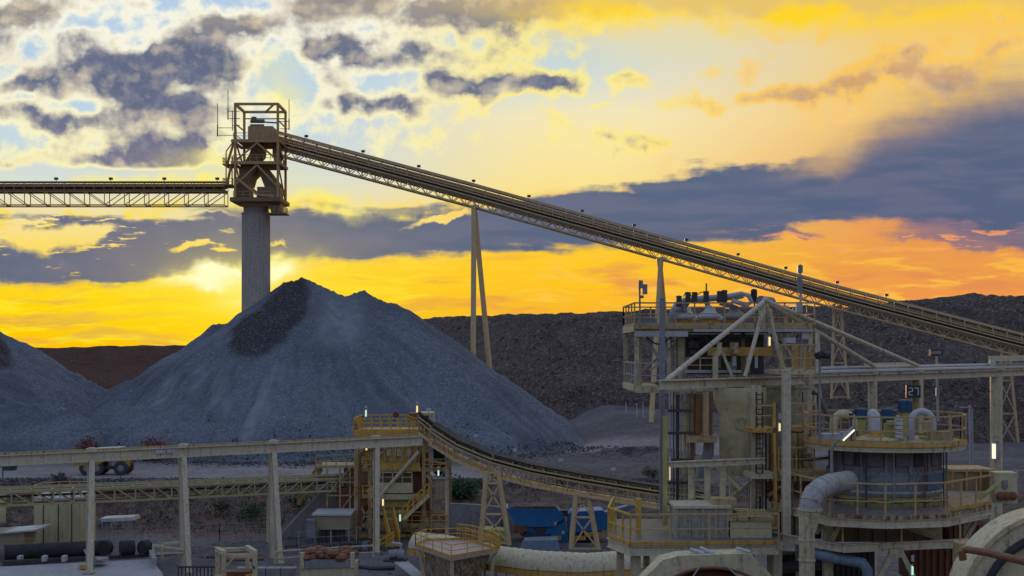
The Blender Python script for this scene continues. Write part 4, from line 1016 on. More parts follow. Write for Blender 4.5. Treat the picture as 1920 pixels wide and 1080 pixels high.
for x, d in ((192, 0), (242, 0), (192, 2), (242, 2)): MB().bar(P(x, 1016, 123.3)+Vector((0, d, 0)), P(x, 975, 123.3)+Vector((0, d, 0)), .09).build('post', GALV, r, 0)
MB().box(P(199, 983, 123.6), .75, .2, .5).build('meter_box', BLUED, r, 0)
# rolls of dark pipe and the trench wall
pp = thing('large_pipe', 'thick black pipe lying along the back of the concrete slab', 'pipe', P(120, 1046, 117))
MB().tube([P(8, 1036, 116), P(60, 1034, 117), P(196, 1027, 119)], .72, 14).build('pipe_run', RUBBER, pp)
for x in (38, 84, 121): MB().box(P(x, 1049, 115.3)+UZ*.1, .35, .7, .5).build('saddle', LGREY, pp, 0)
g_ = None
for i, (x0, x1) in enumerate(((194, 200), (226, 251), (266, 278))):
    solo('pipe_offcut', MB().tube([P(x0, 1028, 118), P(x1, 1026, 118.6)], .70, 14), RUBBER, ['short black pipe stub beside the post foot', 'longest black pipe offcut right of the gantry post', 'black pipe offcut at the right end of the row'][i], 'pipe', 'black pipe offcuts')
solo('trench_wall', MB().prism([P(5, 1052, 114), P(285, 1038, 119), P(285, 1044, 119), P(5, 1062, 114)], (0, .5, 0)), DARK, 'dark kerb wall behind the concrete slab', 'wall', smooth=0)
sl = MB().prism([Vector((P(-60, 0, 113).x, 113, .0)), Vector((P(300, 0, 113).x+.3, 113-5, 0)), Vector((P(283, 0, 118.6).x, 118.6, 0)), Vector((P(-60, 0, 114).x, 114.5, 0))], (0, 0, .0))
def slab(pts, z, label):
    o = MB().prism([(P(x, 0, Y).x, Y, -.2) for x, Y in pts], (0, 0, z+.2)).build('pavement', SLAB, None, 0); tag(o, kind='structure'); return o
slab([(-60, 100), (310, 100), (305, 110), (283, 117.6), (10, 113.5), (-60, 113)], .75, '')
slab([(775, 112), (800, 112), (760, 122), (735, 121)], .05, '')
solo('drain_box', MB().box(P(160, 1062, 112)+UZ*.0, .9, .6, .35), YEL, 'small yellow box on the concrete slab by the post', 'box', smooth=0)
solo('concrete_plinth', MB().box(P(184, 1049, 114)+UZ*-.05, 1.4, 1.6, .35), CONC, 'low concrete plinth around the gantry post foot', 'plinth', smooth=0)
r = thing('pump_stand', 'small grey pump stand with a sloping arm on the slab edge', 'pump', P(168, 1058, 112))
MB().bar(P(158, 1030, 112.5), P(170, 1052, 112.5), .16).build('arm', GALV, r, 0)
MB().box(P(171, 1052, 112.5), .7, .6, .7).build('body', GREY, r, 0)
solo('slab_kerb', MB().bar(P(283, 1036, 117.6), P(290, 1052, 112), .35, .5), CONC, 'grey concrete kerb along the right side of the slab', 'kerb', smooth=0)
r = thing('pipe_rack', 'low cream steel rack right of the concrete slab', 'rack', P(318, 1046, 118))
for x, y0, y1, Y in ((288, 1022, 1052, 116), (304, 1022, 1050, 119), (343, 1018, 1048, 120), (347, 1030, 1050, 117)): MB().bar(P(x, y1, Y), P(x, y0, Y), .2).build('post', BEAM, r, 0)
MB().bar(P(286, 1022, 116), P(346, 1031, 117), .2).bar(P(304, 1020, 119), P(343, 1017, 120), .2).bar(P(343, 1017, 120), P(347, 1030, 117), .22).bar(P(290, 1038, 116), P(346, 1036, 117), .14).build('frame', BEAM, r, 0)
def fence(pts, h, label, post=.07, mesh=True):
    r = thing('wire_fence', label, 'fence', pts[0])
    for a, b in zip(pts[:-1], pts[1:]):
        L = (b-a).length; n = max(1, round(L/3)); m_ = MB(); w_ = MB()
        for i in range(n+1): MB().bar(a.lerp(b, i/n), a.lerp(b, i/n)+UZ*(h+.12), post).build('post', GALV, r, 0)
        for k in (.05, .35, .65, .98): w_.bar(a+UZ*h*k, b+UZ*h*k, .028)
        nv = int(L/.45)
        for i in range(nv): w_.bar(a.lerp(b, i/nv), a.lerp(b, i/nv)+UZ*h, .012)
        w_.build('wire_panel', GALV, r, 0)
fence([P(352, 1018, 131), P(412, 1016, 132.5), P(502, 1013, 134)], 1.9, 'grey wire fence along the foot of the scrubby bank')
fence([P(560, 1040, 124), P(598, 1034, 126), P(668, 1030, 128)], 2.2, 'tall thin wire fence in front of the tan shed')
fence([P(196, 1016, 127), P(330, 1010, 130)], 1.4, 'low wire fence right of the cream tank')
# ---- foreground bits at the bottom edge
r = thing('portal_frame', 'cream steel portal frame with yellow feet at the bottom left', 'frame', P(440, 1084, 108))
for x, y0, Y in ((408, 1030, 108), (420, 1036, 105.5), (464, 1026, 109), (478, 1035, 106)): MB().bar(P(x, 1096, Y), P(x, y0, Y), .34).build('leg', CREAM, r, 0)
MB().bar(P(407, 1030, 108), P(421, 1037, 105.5), .36).bar(P(463, 1026, 109), P(479, 1036, 106), .36).bar(P(409, 1032, 108), P(464, 1029, 109), .3).bar(P(420, 1042, 105.6), P(478, 1042, 106), .3).build('top_frame', CREAM, r, 0)
MB().bar(P(421, 1066, 105.7), P(440, 1043, 105.7), .14).bar(P(478, 1066, 105.9), P(458, 1043, 105.9), .14).build('brace', CREAM, r, 0)
MB().box(P(472, 1084, 106.5), .9, .6, .6).box(P(412, 1084, 106.5), .8, .6, .5).build('foot_block', YEL, r, 0)
MB().box(P(446, 1080, 107.2), 2.2, 1.2, .9).build('machine_box', RUST, r, 0)
r = thing('steel_barrier', 'dark barred steel barrier left of the portal frame', 'barrier', P(368, 1086, 107))
MB().bar(P(334, 1063, 107), P(404, 1063, 109), .14).bar(P(334, 1090, 107), P(404, 1086, 109), .14).build('rail', DARK, r, 0)
for i in range(11): MB().bar(P(334+i*7, 1088, 107+i*.2), P(334+i*7, 1063, 107+i*.2), .09).build('bar', DARK, r, 0)
r = thing('ore_box', 'rusty red topped cream and grey ore box at the bottom edge', 'box', P(615, 1090, 108))
def ob(px, py, d=0): v = P(px, py, 108); v.y += d; return v
MB().prism([ob(563, 1062), ob(664, 1060), ob(664, 1100), ob(563, 1100)], (0, 3, 0)).build('body', CREAM, r, 0)
MB().prism([ob(572, 1050, -.15), ob(656, 1048, -.15), ob(656, 1063, -.15), ob(572, 1066, -.15)], (0, .5, 0)).build('lip_plate', GREY, r, 0)
MB().bar(ob(567, 1036, 0), ob(567, 1066, 0), .35).bar(ob(661, 1036, 0), ob(661, 1064, 0), .35).build('corner_post', CREAM, r, 0)
m_ = MB(); rr_ = random.Random(5)
for i in range(46):
    x = rr_.uniform(570, 658); m_.sphere(ob(x, rr_.uniform(1036, 1048), rr_.uniform(0, 2.6)), rr_.uniform(.25, .5), 6, 4, (1.2, 1, .8))
m_.build('rusty_load', RUST, r, 0)
for i in range(4):
    solo('concrete_block', MB().box(P(458+i*28, 1072, 111), 1.22, 1.0, .75), CONC, ['end concrete block beside the portal frame', 'second concrete block from the portal frame', 'third concrete block from the portal frame', 'concrete block nearest the rusty ore box'][i], 'block', 'row of concrete blocks', smooth=0)
r = thing('pump_set', 'grey pump and motor set on a skid under the stair landing', 'pump', P(742, 1052, 121))
MB().box(P(742, 1050, 121), 2.2, 1.4, .2).build('skid', DARK, r, 0)
MB().tube([P(730, 1040, 121), P(746, 1038, 121)], .42, 10).build('motor', GREY, r); MB().lathe(P(752, 1040, 121), [(.01, -.3), (.5, -.3), (.5, .3), (.01, .3)], 14, axis=(1, 0, 0)).build('volute', GREY, r)
MB().tube([P(752, 1036, 121), P(752, 1020, 121), P(735, 1018, 121.3)], .14, 8).build('outlet_pipe', GALV, r)
rail_mb([P(515, 1058, 119), P(600, 1052, 121), P(700, 1046, 123)], 1.2, 3, .06).build('handrail', BEAM, None, 0)
bpy.data.objects['handrail'] if False else None
h_ = [o for o in col.objects if o.name.startswith('handrail') and o.parent is None][-1]; tag(h_, 'low cream handrail in front of the wire fence and shed', 'handrail')
solo('ground_pipe', MB().tube([P(668, 1062, 117), P(700, 1066, 116), P(740, 1064, 116)], .22, 8), DARK, 'dark pipe lying on the yard beside the rusty ore box', 'pipe')
# ---------------------------------------------------------------- covered conveyor and funnel platform
hood = thing('covered_conveyor', 'long cream ribbed conveyor hood curving along the bottom centre', 'conveyor', P(1000, 1085, 104))
cl = [P(784, 1024, 114), P(850, 1036, 111), P(930, 1054, 108), P(1010, 1064, 106), P(1100, 1069, 104), P(1180, 1064, 102), P(1290, 1050, 100)]
m_ = MB(); ns = 14; sub = []
for a, b in zip(cl[:-1], cl[1:]):
    for i in range(12): sub.append(a.lerp(b, i/12))
sub.append(cl[-1]); vs = []; fs = []
for i, p_ in enumerate(sub):
    d = (sub[min(i+1, len(sub)-1)]-sub[max(i-1, 0)]).normalized(); sd = d.cross(UZ).normalized()
    rr = (1.36 if i > 8 else 1.22+.14*i/8)+.045*(i % 2)
    for k in range(ns+1):
        a = math.pi*k/ns; vs.append(p_+sd*math.cos(a)*rr+UZ*(math.sin(a)*rr*1.0))
    vs[-1] -= UZ*.0
for i in range(len(sub)-1):
    for k in range(ns): fs.append((i*(ns+1)+k, i*(ns+1)+k+1, (i+1)*(ns+1)+k+1, (i+1)*(ns+1)+k))
fs.append(tuple(range(ns+1)))
m_.add(vs, fs); m_.build('hood', CREAM, hood, 50)
m_ = MB()
for a, b in zip(cl[:-1], cl[1:]): m_.bar(a-UZ*.3, b-UZ*.3, 2.7, .5)
m_.build('side_stringer', OCHRE, hood, 0)
m_ = MB()
for i in range(3, len(sub), 3): m_.bar(sub[i]-UZ*2.2+Vector((0, -1.2, 0)), sub[i]-UZ*.5+Vector((0, -1.2, 0)), .16)
m_.build('support_frame', OCHRE, hood, 0)
PZ = 3.7
def pd(px, py): Y = (CZ-PZ)*F/(py-HZ); return Vector((P(px, py, Y).x, Y, PZ))
pf = thing('funnel_platform', 'cream platform with yellow handrails above a rust-streaked funnel at bottom centre', 'platform', (pd(850, 1046).x, 100, 0))
poly = [pd(779, 1023), pd(846, 1046), pd(934, 1031), pd(872, 1012), pd(800, 1014)]
MB().prism([v-UZ*.25 for v in poly], (0, 0, .25)).build('deck', paint('deck_plate', (.42, .33, .28), .2, .6, streak=False), pf, 0)
rail_mb(poly, 1.0, 1.6, .035, True, toe=.2).build('handrail', YEL, pf, 0)
cen = (poly[0]+poly[1]+poly[2]+poly[3])/4
m_ = MB(); n = len(poly); low_ = [cen+(v-cen)*.42-UZ*3.4 for v in poly]; up_ = [cen+(v-cen)*.82-UZ*.26 for v in poly]
m_.add(up_+low_, [(i, (i+1) % n, n+(i+1) % n, n+i) for i in range(n)]); m_.build('funnel', paint('rust_streaked', (.4, .33, .22), .8, .5), pf, 0)
for i, v in enumerate(poly): MB().bar(cen+(v-cen)*.92-UZ*.25, cen+(v-cen)*.74-UZ*3.7, .3).build('leg', CREAM, pf, 0)
rail_mb([pd(845, 1012)+Vector((.5, 1.2, .1)), P(885, 1010, 108), P(925, 1022, 104), P(937, 1031, 100)], 1.1, .6, .035, mid=(.3, .6)).build('access_rail', YEL, pf, 0)
# ---------------------------------------------------------------- haul truck
TY = 178.0
zg = UP
tx = lambda px: (px-960)/F*TY
r = thing('haul_truck', 'yellow mine haul truck on the pale road behind the runway beam', 'truck', (tx(195), TY, zg))
def tb(mb, x0, x1, y0, y1, z0, z1): return mb.frame((tx(195)+(x0+x1)/2, TY+(y0+y1)/2, zg+(z0+z1)/2), Vector(((x1-x0)/2, 0, 0)), Vector((0, (y1-y0)/2, 0)), Vector((0, 0, (z1-z0)/2)))
def tp(x, z, d=0): return Vector((tx(195)+x, TY+d, zg+z))
MB().prism([tp(-3.7, 1.3, -1.6), tp(-3.8, 2.9, -1.6), tp(-3.3, 3.3, -1.6), tp(1.2, 3.5, -1.6), tp(1.5, 2.6, -1.6), tp(-.2, 1.5, -1.6)], (0, 3.2, 0)).build('dump_body', TRUCKY, r, 0)
m_ = MB()
for x in (-3.0, -2.0, -1.0, 0): m_.bar(tp(x, 1.6, -1.63), tp(x, 3.3, -1.63), .12)
m_.build('body_rib', TRUCKY, r, 0)
MB().prism([tp(-1.2, 3.52, -1.7), tp(2.6, 3.72, -1.7), tp(2.6, 3.84, -1.7), tp(-1.2, 3.66, -1.7)], (0, 3.4, 0)).build('canopy', LGREY, r, 0)
m_ = MB(); tb(m_, 1.5, 2.6, -1.3, .2, 1.9, 3.3); m_.build('cab', TRUCKY, r, 0)
m_ = MB(); tb(m_, 1.65, 2.5, -1.34, -1.28, 2.5, 3.15); m_.build('cab_window', GLASS, r, 0)
m_ = MB(); tb(m_, 2.4, 3.4, -1.2, 1.2, 1.1, 2.1); m_.build('bonnet', TRUCKY, r, 0)
m_ = MB(); tb(m_, -3.0, 3.3, -1.0, 1.0, .8, 1.25); m_.build('chassis', DARK, r, 0)
m_ = MB()
for i in range(5): m_.bar(tp(1.0, 1.0+i*.3, -1.5), tp(1.5, 1.0+i*.3, -1.5), .06)
m_.bar(tp(1.0, .9, -1.5), tp(1.0, 2.6, -1.5), .06).bar(tp(1.5, .9, -1.5), tp(1.5, 3.3, -1.5), .06).build('ladder', DARK, r, 0)
for x, rw in ((-2.0, .98), (-.55, .98), (2.75, 1.0)):
    for d in (-1.55, 1.0):
        wv = MB().lathe(tp(x, rw, d), [(.5, 0), (rw-.12, 0), (rw, .1), (rw, .5), (rw-.12, .6), (.5, .6)], 20, axis=(0, 1, 0)).build('wheel', paint('tyre', (.05, .048, .046), 0, .4, .9) if 'tyre' not in MATS else MATS['tyre'], r)
        MB().lathe(tp(x, rw, d+.05), [(.01, 0), (.3, 0), (.5, .06), (.5, .4)], 14, axis=(0, 1, 0)).build('rim', GREY, wv)
solo('overhead_hoist', MB().box(P(10, 866, 109)-UZ*.2, 1.9, .8, .45).box(P(18, 872, 109)-UZ*.2, 1.0, .7, .5).tube([P(5, 872, 109), P(5, 895, 109)], .05, 5).box(P(27, 866, 109)-UZ*.15, .6, .3, .3), TEAL, 'teal crane hoist hanging from the runway beam at the far left', 'hoist', smooth=0)
# ---------------------------------------------------------------- shrubs
def shrub(name, c, w, h, n, mat, label, group, seed, leafsize=.16, cat='shrub'):
    rg = random.Random(seed); r = thing(name, label, cat, c, group); c = Vector(c)
    st = MB(); lf = MB(); tips = []
    for i in range(9):
        a = rg.uniform(0, 6.28); rr = rg.uniform(.2, 1)*w/2
        t_ = c+Vector((math.cos(a)*rr, math.sin(a)*rr, h*rg.uniform(.45, .95)*(1-.35*rr/(w/2)))); m2 = c.lerp(t_, .5)+Vector((rg.uniform(-.2, .2), rg.uniform(-.2, .2), .12*h))
        st.tube([c, m2, t_], [.06, .04, .015], 5); tips.append(t_); tips.append(m2)
    st.build('stem', WOOD, r)
    for i in range(n):
        t_ = rg.choice(tips); q_ = t_+Vector((rg.gauss(0, w*.13), rg.gauss(0, w*.13), rg.gauss(0, h*.13)))
        if q_.z < c.z+.02: continue
        e = Vector((rg.gauss(0, 1), rg.gauss(0, 1), rg.gauss(0, 1))).normalized(); f_ = e.orthogonal().normalized(); s_ = leafsize*rg.uniform(.6, 1.5)
        lf.add([q_-e*s_, q_+f_*s_*.5, q_+e*s_, q_-f_*s_*.5], [(0, 1, 2, 3)])
    lf.build('foliage', mat, r, 0); return r
def gp(px, Y): return Vector((P(px, 0, Y).x, Y, ground_z((px-960)/F*Y, Y)))
shrub('green_bush', gp(860, 152), 3.6, 3.0, 1500, LEAFG, 'dense green bush on the bank right of the screening tower', 'shrubs on the bank', 1, .2)
shrub('red_bush', gp(285, 200), 4.6, 4.0, 900, LEAFR, 'largest reddish bush at the foot of the pile behind the haul truck', 'reddish bushes', 2, .22)
shrub('red_bush', gp(160, 205), 3.6, 3.4, 500, LEAFR, 'reddish bush at the foot of the pile left of the haul truck', 'reddish bushes', 3, .22)
shrub('red_bush', gp(235, 206), 3.0, 2.6, 260, LEAFR, 'thin reddish bush between the two larger ones', 'reddish bushes', 8, .2)
for i, (px, Y, w_, lab) in enumerate(((903, 160, 2.2, 'dark dry bush above the left lattice trestle'), (1008, 158, 2.6, 'dark dry bush beneath the middle of the curved conveyor'), (1046, 164, 2.0, 'small dry bush just under the curved conveyor belt'), (1225, 172, 3.0, 'dry bush at the edge of the right plant'),
    (470, 146, 3.0, 'dry bush on the bank left of the gantry post pair'), (420, 148, 2.6, 'dry bush on the bank between two gantry post pairs'), (560, 150, 2.4, 'dry bush on the bank left of the wing wall'), (110, 165, 2.2, 'dry bush on the windrow behind the cream tank'))):
    shrub('dry_bush', gp(px, Y), w_, w_*.65, 420, LEAFD if i % 2 else LEAFG, lab, 'dry bushes on the bank', 20+i, .15)
# low scrub: nobody could count it
rg = random.Random(11); lf = MB()
for i in range(1500):
    Y_ = rg.uniform(140, 162); x_ = rg.uniform(-66, 30); nl = rg.randrange(4, 12); z_ = ground_z(x_, Y_)
    for k in range(nl):
        q_ = Vector((x_+rg.gauss(0, .35), Y_+rg.gauss(0, .35), z_+rg.uniform(.0, .55))); e = Vector((rg.gauss(0, .7), rg.gauss(0, .7), 1)).normalized(); f_ = e.orthogonal().normalized(); s_ = rg.uniform(.1, .26)
        lf.add([q_-e*s_, q_+f_*s_*.4, q_+e*s_, q_-f_*s_*.4], [(0, 1, 2, 3)])
o = lf.build('scrub', LEAFD, None, 0); tag(o, 'low dry scrub growing over the bank behind the yard', 'scrub', None, 'stuff')

m_ = MB()
for (x0, y0, x1, y1, d) in ((694, 985, 716, 936, -.2), (716, 985, 694, 936, -.2), (668, 880, 694, 826, -.1), (694, 880, 668, 826, -.1)): m_.bar(s(x0, y0, d), s(x1, y1, d), .14)
m_.bar(s(668, 1005, .2), s(838, 1005, .2), .25).bar(s(694, 960, -.1), s(838, 960, -.1), .16).bar(s(668, 850, -.1), s(700, 850, -.1), .16)
m_.build('bracing', OCHRE, ST, 0)
rail_mb([s(672, 880, -.4), s(700, 880, -.4)], 1.1, .8, .05).build('handrail', YEL, ST, 0)
rail_mb([s(797, 880, -.4), s(840, 880, -.4)], 1.1, .8, .05).build('handrail', YEL, ST, 0)
rail_mb([s(666, 930, -.4), s(712, 930, -.4)], 1.1, .8, .05).build('handrail', YEL, ST, 0)
rail_mb([s(756, 985, -.4), s(840, 985, -.4)], 1.1, 1.0, .05).build('handrail', YEL, ST, 0)
MB().tube([s(676, 985, -.5), s(676, 850, -.5), s(690, 842, -.5), s(720, 842, -.4)], .12, 8).build('drain_pipe', RUST, ST)
MB().tube([s(808, 1000, -.4), s(808, 900, -.4), s(800, 890, -.3)], .14, 8).build('drain_pipe', OLD, ST)
def drum(px, Y, mat, label): solo('steel_drum', MB().lathe(Vector((P(px, 0, Y).x, Y, 0)), [(.01, .9), (.27, .9), (.29, .88), (.29, .62), (.305, .6), (.29, .58), (.29, .3), (.305, .28), (.29, .26), (.29, 0), (.01, 0)], 14), mat, label, 'drum', 'steel drums in the yard')
drum(684, 127, BLUED, 'dusty blue steel drum at the foot of the screening tower'); drum(691, 127.6, RUST, 'rusty steel drum next to the dusty blue one'); drum(846, 128, YPAINT, 'dull yellow steel drum right of the screening tower')
sp = []
rg = random.Random(31)
for i in range(420):
    x_ = P(rg.gauss(650, 40), 0, 128).x; y_ = rg.gauss(128, 1.6); sp.append((x_, y_, .1+.5*math.exp(-((x_+16.5)/2.2)**2-((y_-128)/1.4)**2), rg.choice((.08, .12, .16, .22))))
for i in range(700): sp.append((rg.uniform(-40, 12), rg.uniform(112, 139), .03, rg.choice((.04, .06, .08, .12))))
rng = random.Random(32)
tag(rocks('yard_spillage', sp, RUBBLE), 'dark spilled stone in the yard at the foot of the screening tower', 'rubble')
for px, Y, l_, a_, mat, lab in ((300, 124, 3.2, .4, GALV, 'pale pipe length lying right of the concrete slab'), (455, 121, 4.0, .2, RUST, 'rusty pipe length lying behind the portal frame'), (425, 128, 3.0, -.3, OLD, 'tan pipe length lying near the wire fence')):
    c = Vector((P(px, 0, Y).x, Y, .12)); d_ = Vector((math.cos(a_), math.sin(a_), 0))*l_/2; solo('pipe_length', MB().tube([c-d_, c+d_], .12, 8), mat, lab, 'pipe', 'loose pipe lengths')
for px, Y, lab in ((400, 123, 'grey timber pallet near the foot of the gantry post pair'), (545, 130, 'grey timber pallet in front of the wing wall')):
    c = Vector((P(px, 0, Y).x, Y, 0)); m_ = MB()
    for k in range(6): m_.box(c+Vector((0, -.5+k*.2, .13)), 1.2, .12, .025)
    for k in (-.5, 0, .5): m_.box(c+Vector((k, 0, .06)), .1, 1.1, .11)
    solo('timber_pallet', m_, WOOD, lab, 'pallet', 'timber pallets', smooth=0)

MB().bar(s(797, 926, .1), s(838, 880, .1), .14).bar(s(797, 880, .1), s(838, 926, .1), .14).build('bracing', OCHRE, ST, 0)

MB().bar(s(720, 1004, .6), s(792, 986, .6), .14).bar(s(720, 986, .6), s(792, 1004, .6), .14).build('bracing', OCHRE, ST, 0)
# ================================================================ right plant
def up_box(mb, x0, x1, y0, y1, Y, dep):
    """box whose front face covers these photo pixels at distance Y and runs dep metres back"""
    a, b = P(x0, y1, Y), P(x1, y0, Y)
    return mb.frame(((a.x+b.x)/2, Y+dep/2, (a.z+b.z)/2), Vector(((b.x-a.x)/2, 0, 0)), Vector((0, dep/2, 0)), Vector((0, 0, (b.z-a.z)/2)))
def vpost(mb, px, y0, y1, Y, w): return mb.bar(P(px, y1, Y), P(px, y0, Y)+Vector(((px-960)/F*0, 0, 0)), w)
# ---------------------------------------------------------------- pipe bridge beam running off to the right
RA, RB = P(1238, 720, 56), P(1990, 695, 92)
RA.z = RB.z = CZ-1.55
rb = thing('pipe_bridge', 'long cream beam carrying two pale pipes from the cyclone tower to the right edge', 'beam', RA)
MB().ibeam(RA, RB, .45, .42, .05).build('beam', BEAM, rb, 0)
rd = (RB-RA).normalized(); rn = rd.cross(UZ)
A2 = on_line(RA, RB, 1478)
for off, rr, zz in ((-.1, .11, .36), (.3, .09, .55)):
    MB().tube([A2+UZ*zz-rn*off, RB+UZ*zz-rn*off], rr, 8).build('pipe', LGREY, rb)
m_ = MB()
for k in range(1490, 1960, 38):
    a = on_line(RA, RB, k); m_.bar(a+UZ*.2-rn*.45, a+UZ*.2+rn*.3, .12, .1)
m_.bar(A2+UZ*.24, RB+UZ*.24, .3, .04)
m_.build('pipe_saddle', OLD, rb, 0)
a, b = on_line(RA, RB, 1860), on_line(RA, RB, 1990)
MB().bar(a+UZ*.95, b+UZ*.95, .5, .35).bar(a+UZ*.5, a+UZ*.9, .35).build('raised_duct', BEAM, rb, 0)
a, b = on_line(RA, RB, 1636), on_line(RA, RB, 1715)
MB().bar(a+UZ*.62+Vector((0, 1.2, 0)), b+UZ*.62+Vector((0, 1.2, 0)), .3, .3).build('short_beam', BEAM, rb, 0)
def bridge_post(px, w, y1, label, round_=False):
    t_ = on_line(RA, RB, px); r = thing('bridge_post', label, 'post', (t_.x, t_.y, 0), 'posts of the pipe bridge')
    if round_: MB().tube([(t_.x, t_.y, 0), (t_.x, t_.y, t_.z-.22)], w/2, 12).build('column', CREAM, r)
    else: MB().ibeam(Vector((t_.x, t_.y, 0)), t_-UZ*.22, w, w, .06, rn).build('column', CREAM, r, 0)
    MB().box((t_.x, t_.y, .06), w*1.7, w*1.7, .12).build('base_plate', OLD, r, 0)
    MB().box(t_+UZ*.3, w*1.05, w*1.05, .2).build('cap', CREAM, r, 0)
bridge_post(1636, .5, 775, 'round cream post under the pipe bridge behind the blue motor', True)
bridge_post(1720, .52, 800, 'cream post of the pipe bridge that carries the number screen')
bridge_post(1868, .78, 880, 'thick round cream post of the pipe bridge near the right edge', True)
# number screen
t_ = on_line(RA, RB, 1712); c = P(1712, 734, t_.y-.5)
r = thing('number_screen', 'dark screen showing 27 hung on the post under the pipe bridge', 'sign', c)
MB().box(c, .82, .2, .74).build('casing', DARK, r, 0)
def seg_digit(mb, x, z, y, w, h, on, t=.045):
    S = {'a': ((0, h), (w, h)), 'b': ((w, h), (w, h/2)), 'c': ((w, h/2), (w, 0)), 'd': ((0, 0), (w, 0)), 'e': ((0, h/2), (0, 0)), 'f': ((0, h), (0, h/2)), 'g': ((0, h/2), (w, h/2))}
    for k in on: mb.bar((x+S[k][0][0], y, z+S[k][0][1]), (x+S[k][1][0], y, z+S[k][1][1]), t, t)
m_ = MB(); seg_digit(m_, c.x-.27, c.z-.2, c.y-.11, .2, .4, 'abged'); m_.build('digit', SIGNG, r, 0)
m_ = MB(); seg_digit(m_, c.x+.06, c.z-.2, c.y-.11, .2, .4, 'abc'); m_.build('digit', SIGNG, r, 0)
# ---------------------------------------------------------------- cyclone tower
CY_ = 62.0
def c_(px, py, d=0.0): v = P(px, py, CY_); v.y += d; return v
ct = thing('cyclone_tower', 'cream steel tower with railed upper deck and dark machinery bay, right of the curved conveyor', 'tower', (c_(1300, 1000).x, CY_, 0))
U = c_(1190, 614).z; ux = lambda px: c_(px, 600).x
fr = MB()
for px in (1194, 1300, 1411, 1519):
    for d in (0, 6):
        ztop = U if (px in (1194, 1519) or d == 6) else c_(0, 728).z
        fr.bar(Vector((ux(px), CY_+d, 0 if px > 1200 else c_(0, 736).z)), Vector((ux(px), CY_+d, ztop)), .2)
fr.bar(c_(1411, 728, 2.6), c_(1411, 616, 2.6), .18).bar(c_(1300, 700, 5.9), c_(1411, 630, 5.9), .14).bar(c_(1519, 728, .2), c_(1470, 640, .2), .12).bar(c_(1194, 728, 6), c_(1300, 640, 6), .12)
fr.bar(c_(1300, 990, 0), c_(1411, 900, 0), .12).bar(c_(1411, 990, 6), c_(1300, 900, 6), .12).bar(c_(1411, 860, 5.8), c_(1519, 760, 5.8), .12).bar(c_(1411, 760, 5.8), c_(1519, 860, 5.8), .12)
for py in (812, 900, 985): fr.bar(c_(1300, py, 6), c_(1519, py, 6), .14).bar(c_(1411, py, 0), c_(1519, py, 1), .12)
fr.bar(c_(1211, 735, 3), c_(1211, 618, 3), .2).bar(c_(1282, 735, 1), c_(1282, 618, 1), .26)
for py in (616, 728):
    for d in (0, 6): fr.bar(c_(1190, py, d), c_(1525, py, d), .22, .3)
    for px in (1192, 1300, 1411, 1523): fr.bar(c_(px, py), c_(px, py, 6), .22, .3)
fr.build('frame', CREAM, ct, 0)
MB().frame(((ux(1189)+ux(1526))/2, CY_+2.9, U+.02), Vector(((ux(1526)-ux(1189))/2, 0, 0)), Vector((0, 3.2, 0)), Vector((0, 0, .09))).build('upper_deck', OLD, ct, 0)
m_ = MB(); up_box(m_, 1300, 1524, 617, 622, CY_-.3, .3); up_box(m_, 1192, 1290, 621, 631, CY_-.25, .3); m_.build('fascia', LGREY, ct, 0)
c0 = [(1190, .0, -.2), (1520, 0, -.2)]
dk = [Vector((ux(1189), CY_+6, U+.1)), Vector((ux(1189), CY_-.25, U+.1)), Vector((ux(1525), CY_-.25, U+.1)), Vector((ux(1525), CY_+6, U+.1))]
rail_mb(dk, 1.08, 1.5, .035, True, toe=.12).build('handrail', RAIL, ct, 0)
# machinery bay between the decks
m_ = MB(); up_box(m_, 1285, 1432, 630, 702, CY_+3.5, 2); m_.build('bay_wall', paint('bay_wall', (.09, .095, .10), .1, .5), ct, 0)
m_ = MB(); up_box(m_, 1293, 1310, 640, 652, CY_+3.2, .3); up_box(m_, 1296, 1306, 656, 664, CY_+3.2, .3); m_.build('switch_box', GREY, ct, 0)
m_ = MB(); up_box(m_, 1286, 1432, 627, 632, CY_+.4, 3); m_.build('tray', DARK, ct, 0)
m_ = MB()
for px in (1266, 1280): m_.bar(c_(px, 730, 1.6), c_(px, 618, 1.6), .07)
for k in range(13): m_.bar(c_(1266, 622+k*8.5, 1.6), c_(1280, 622+k*8.5, 1.6), .05)
m_.build('ladder', GALV, ct, 0)
MB().bar(c_(1215, 634, 1), c_(1240, 672, 1), .16).bar(c_(1222, 696, 1), c_(1258, 668, 1), .12).bar(c_(1250, 628, 1), c_(1256, 668, 1), .2).build('brace', GALV, ct, 0)
lowd = c_(1190, 729).z
MB().frame(((ux(1191)+ux(1245))/2, CY_+2.7, lowd-.03), Vector(((ux(1245)-ux(1191))/2, 0, 0)), Vector((0, 3.2, 0)), Vector((0, 0, .14))).build('lower_deck', CREAM, ct, 0)
rail_mb([Vector((ux(1192), CY_+5.8, lowd+.1)), Vector((ux(1192), CY_-.3, lowd+.1)), Vector((ux(1250), CY_-.3, lowd+.1))], 1.15, 1.2, .03).build('handrail', GALV, ct, 0)
rail_mb([c_(1288, 706, .2), c_(1340, 706, .2)], .9, .6, .03).build('handrail', RAIL, ct, 0)
m_ = MB(); up_box(m_, 1286, 1390, 694, 699, CY_-.2, 1.5); m_.build('bench_plate', GALV, ct, 0)
m_ = MB(); up_box(m_, 1329, 1448, 651, 667, CY_+.2, .5); m_.build('yellow_beam', paint('lift_yellow', (.50, .29, .07), .15, .5), ct, 0)
m_ = MB(); up_box(m_, 1370, 1385, 642, 663, CY_-.05, .35); m_.build('clamp_block', OLD, ct, 0)
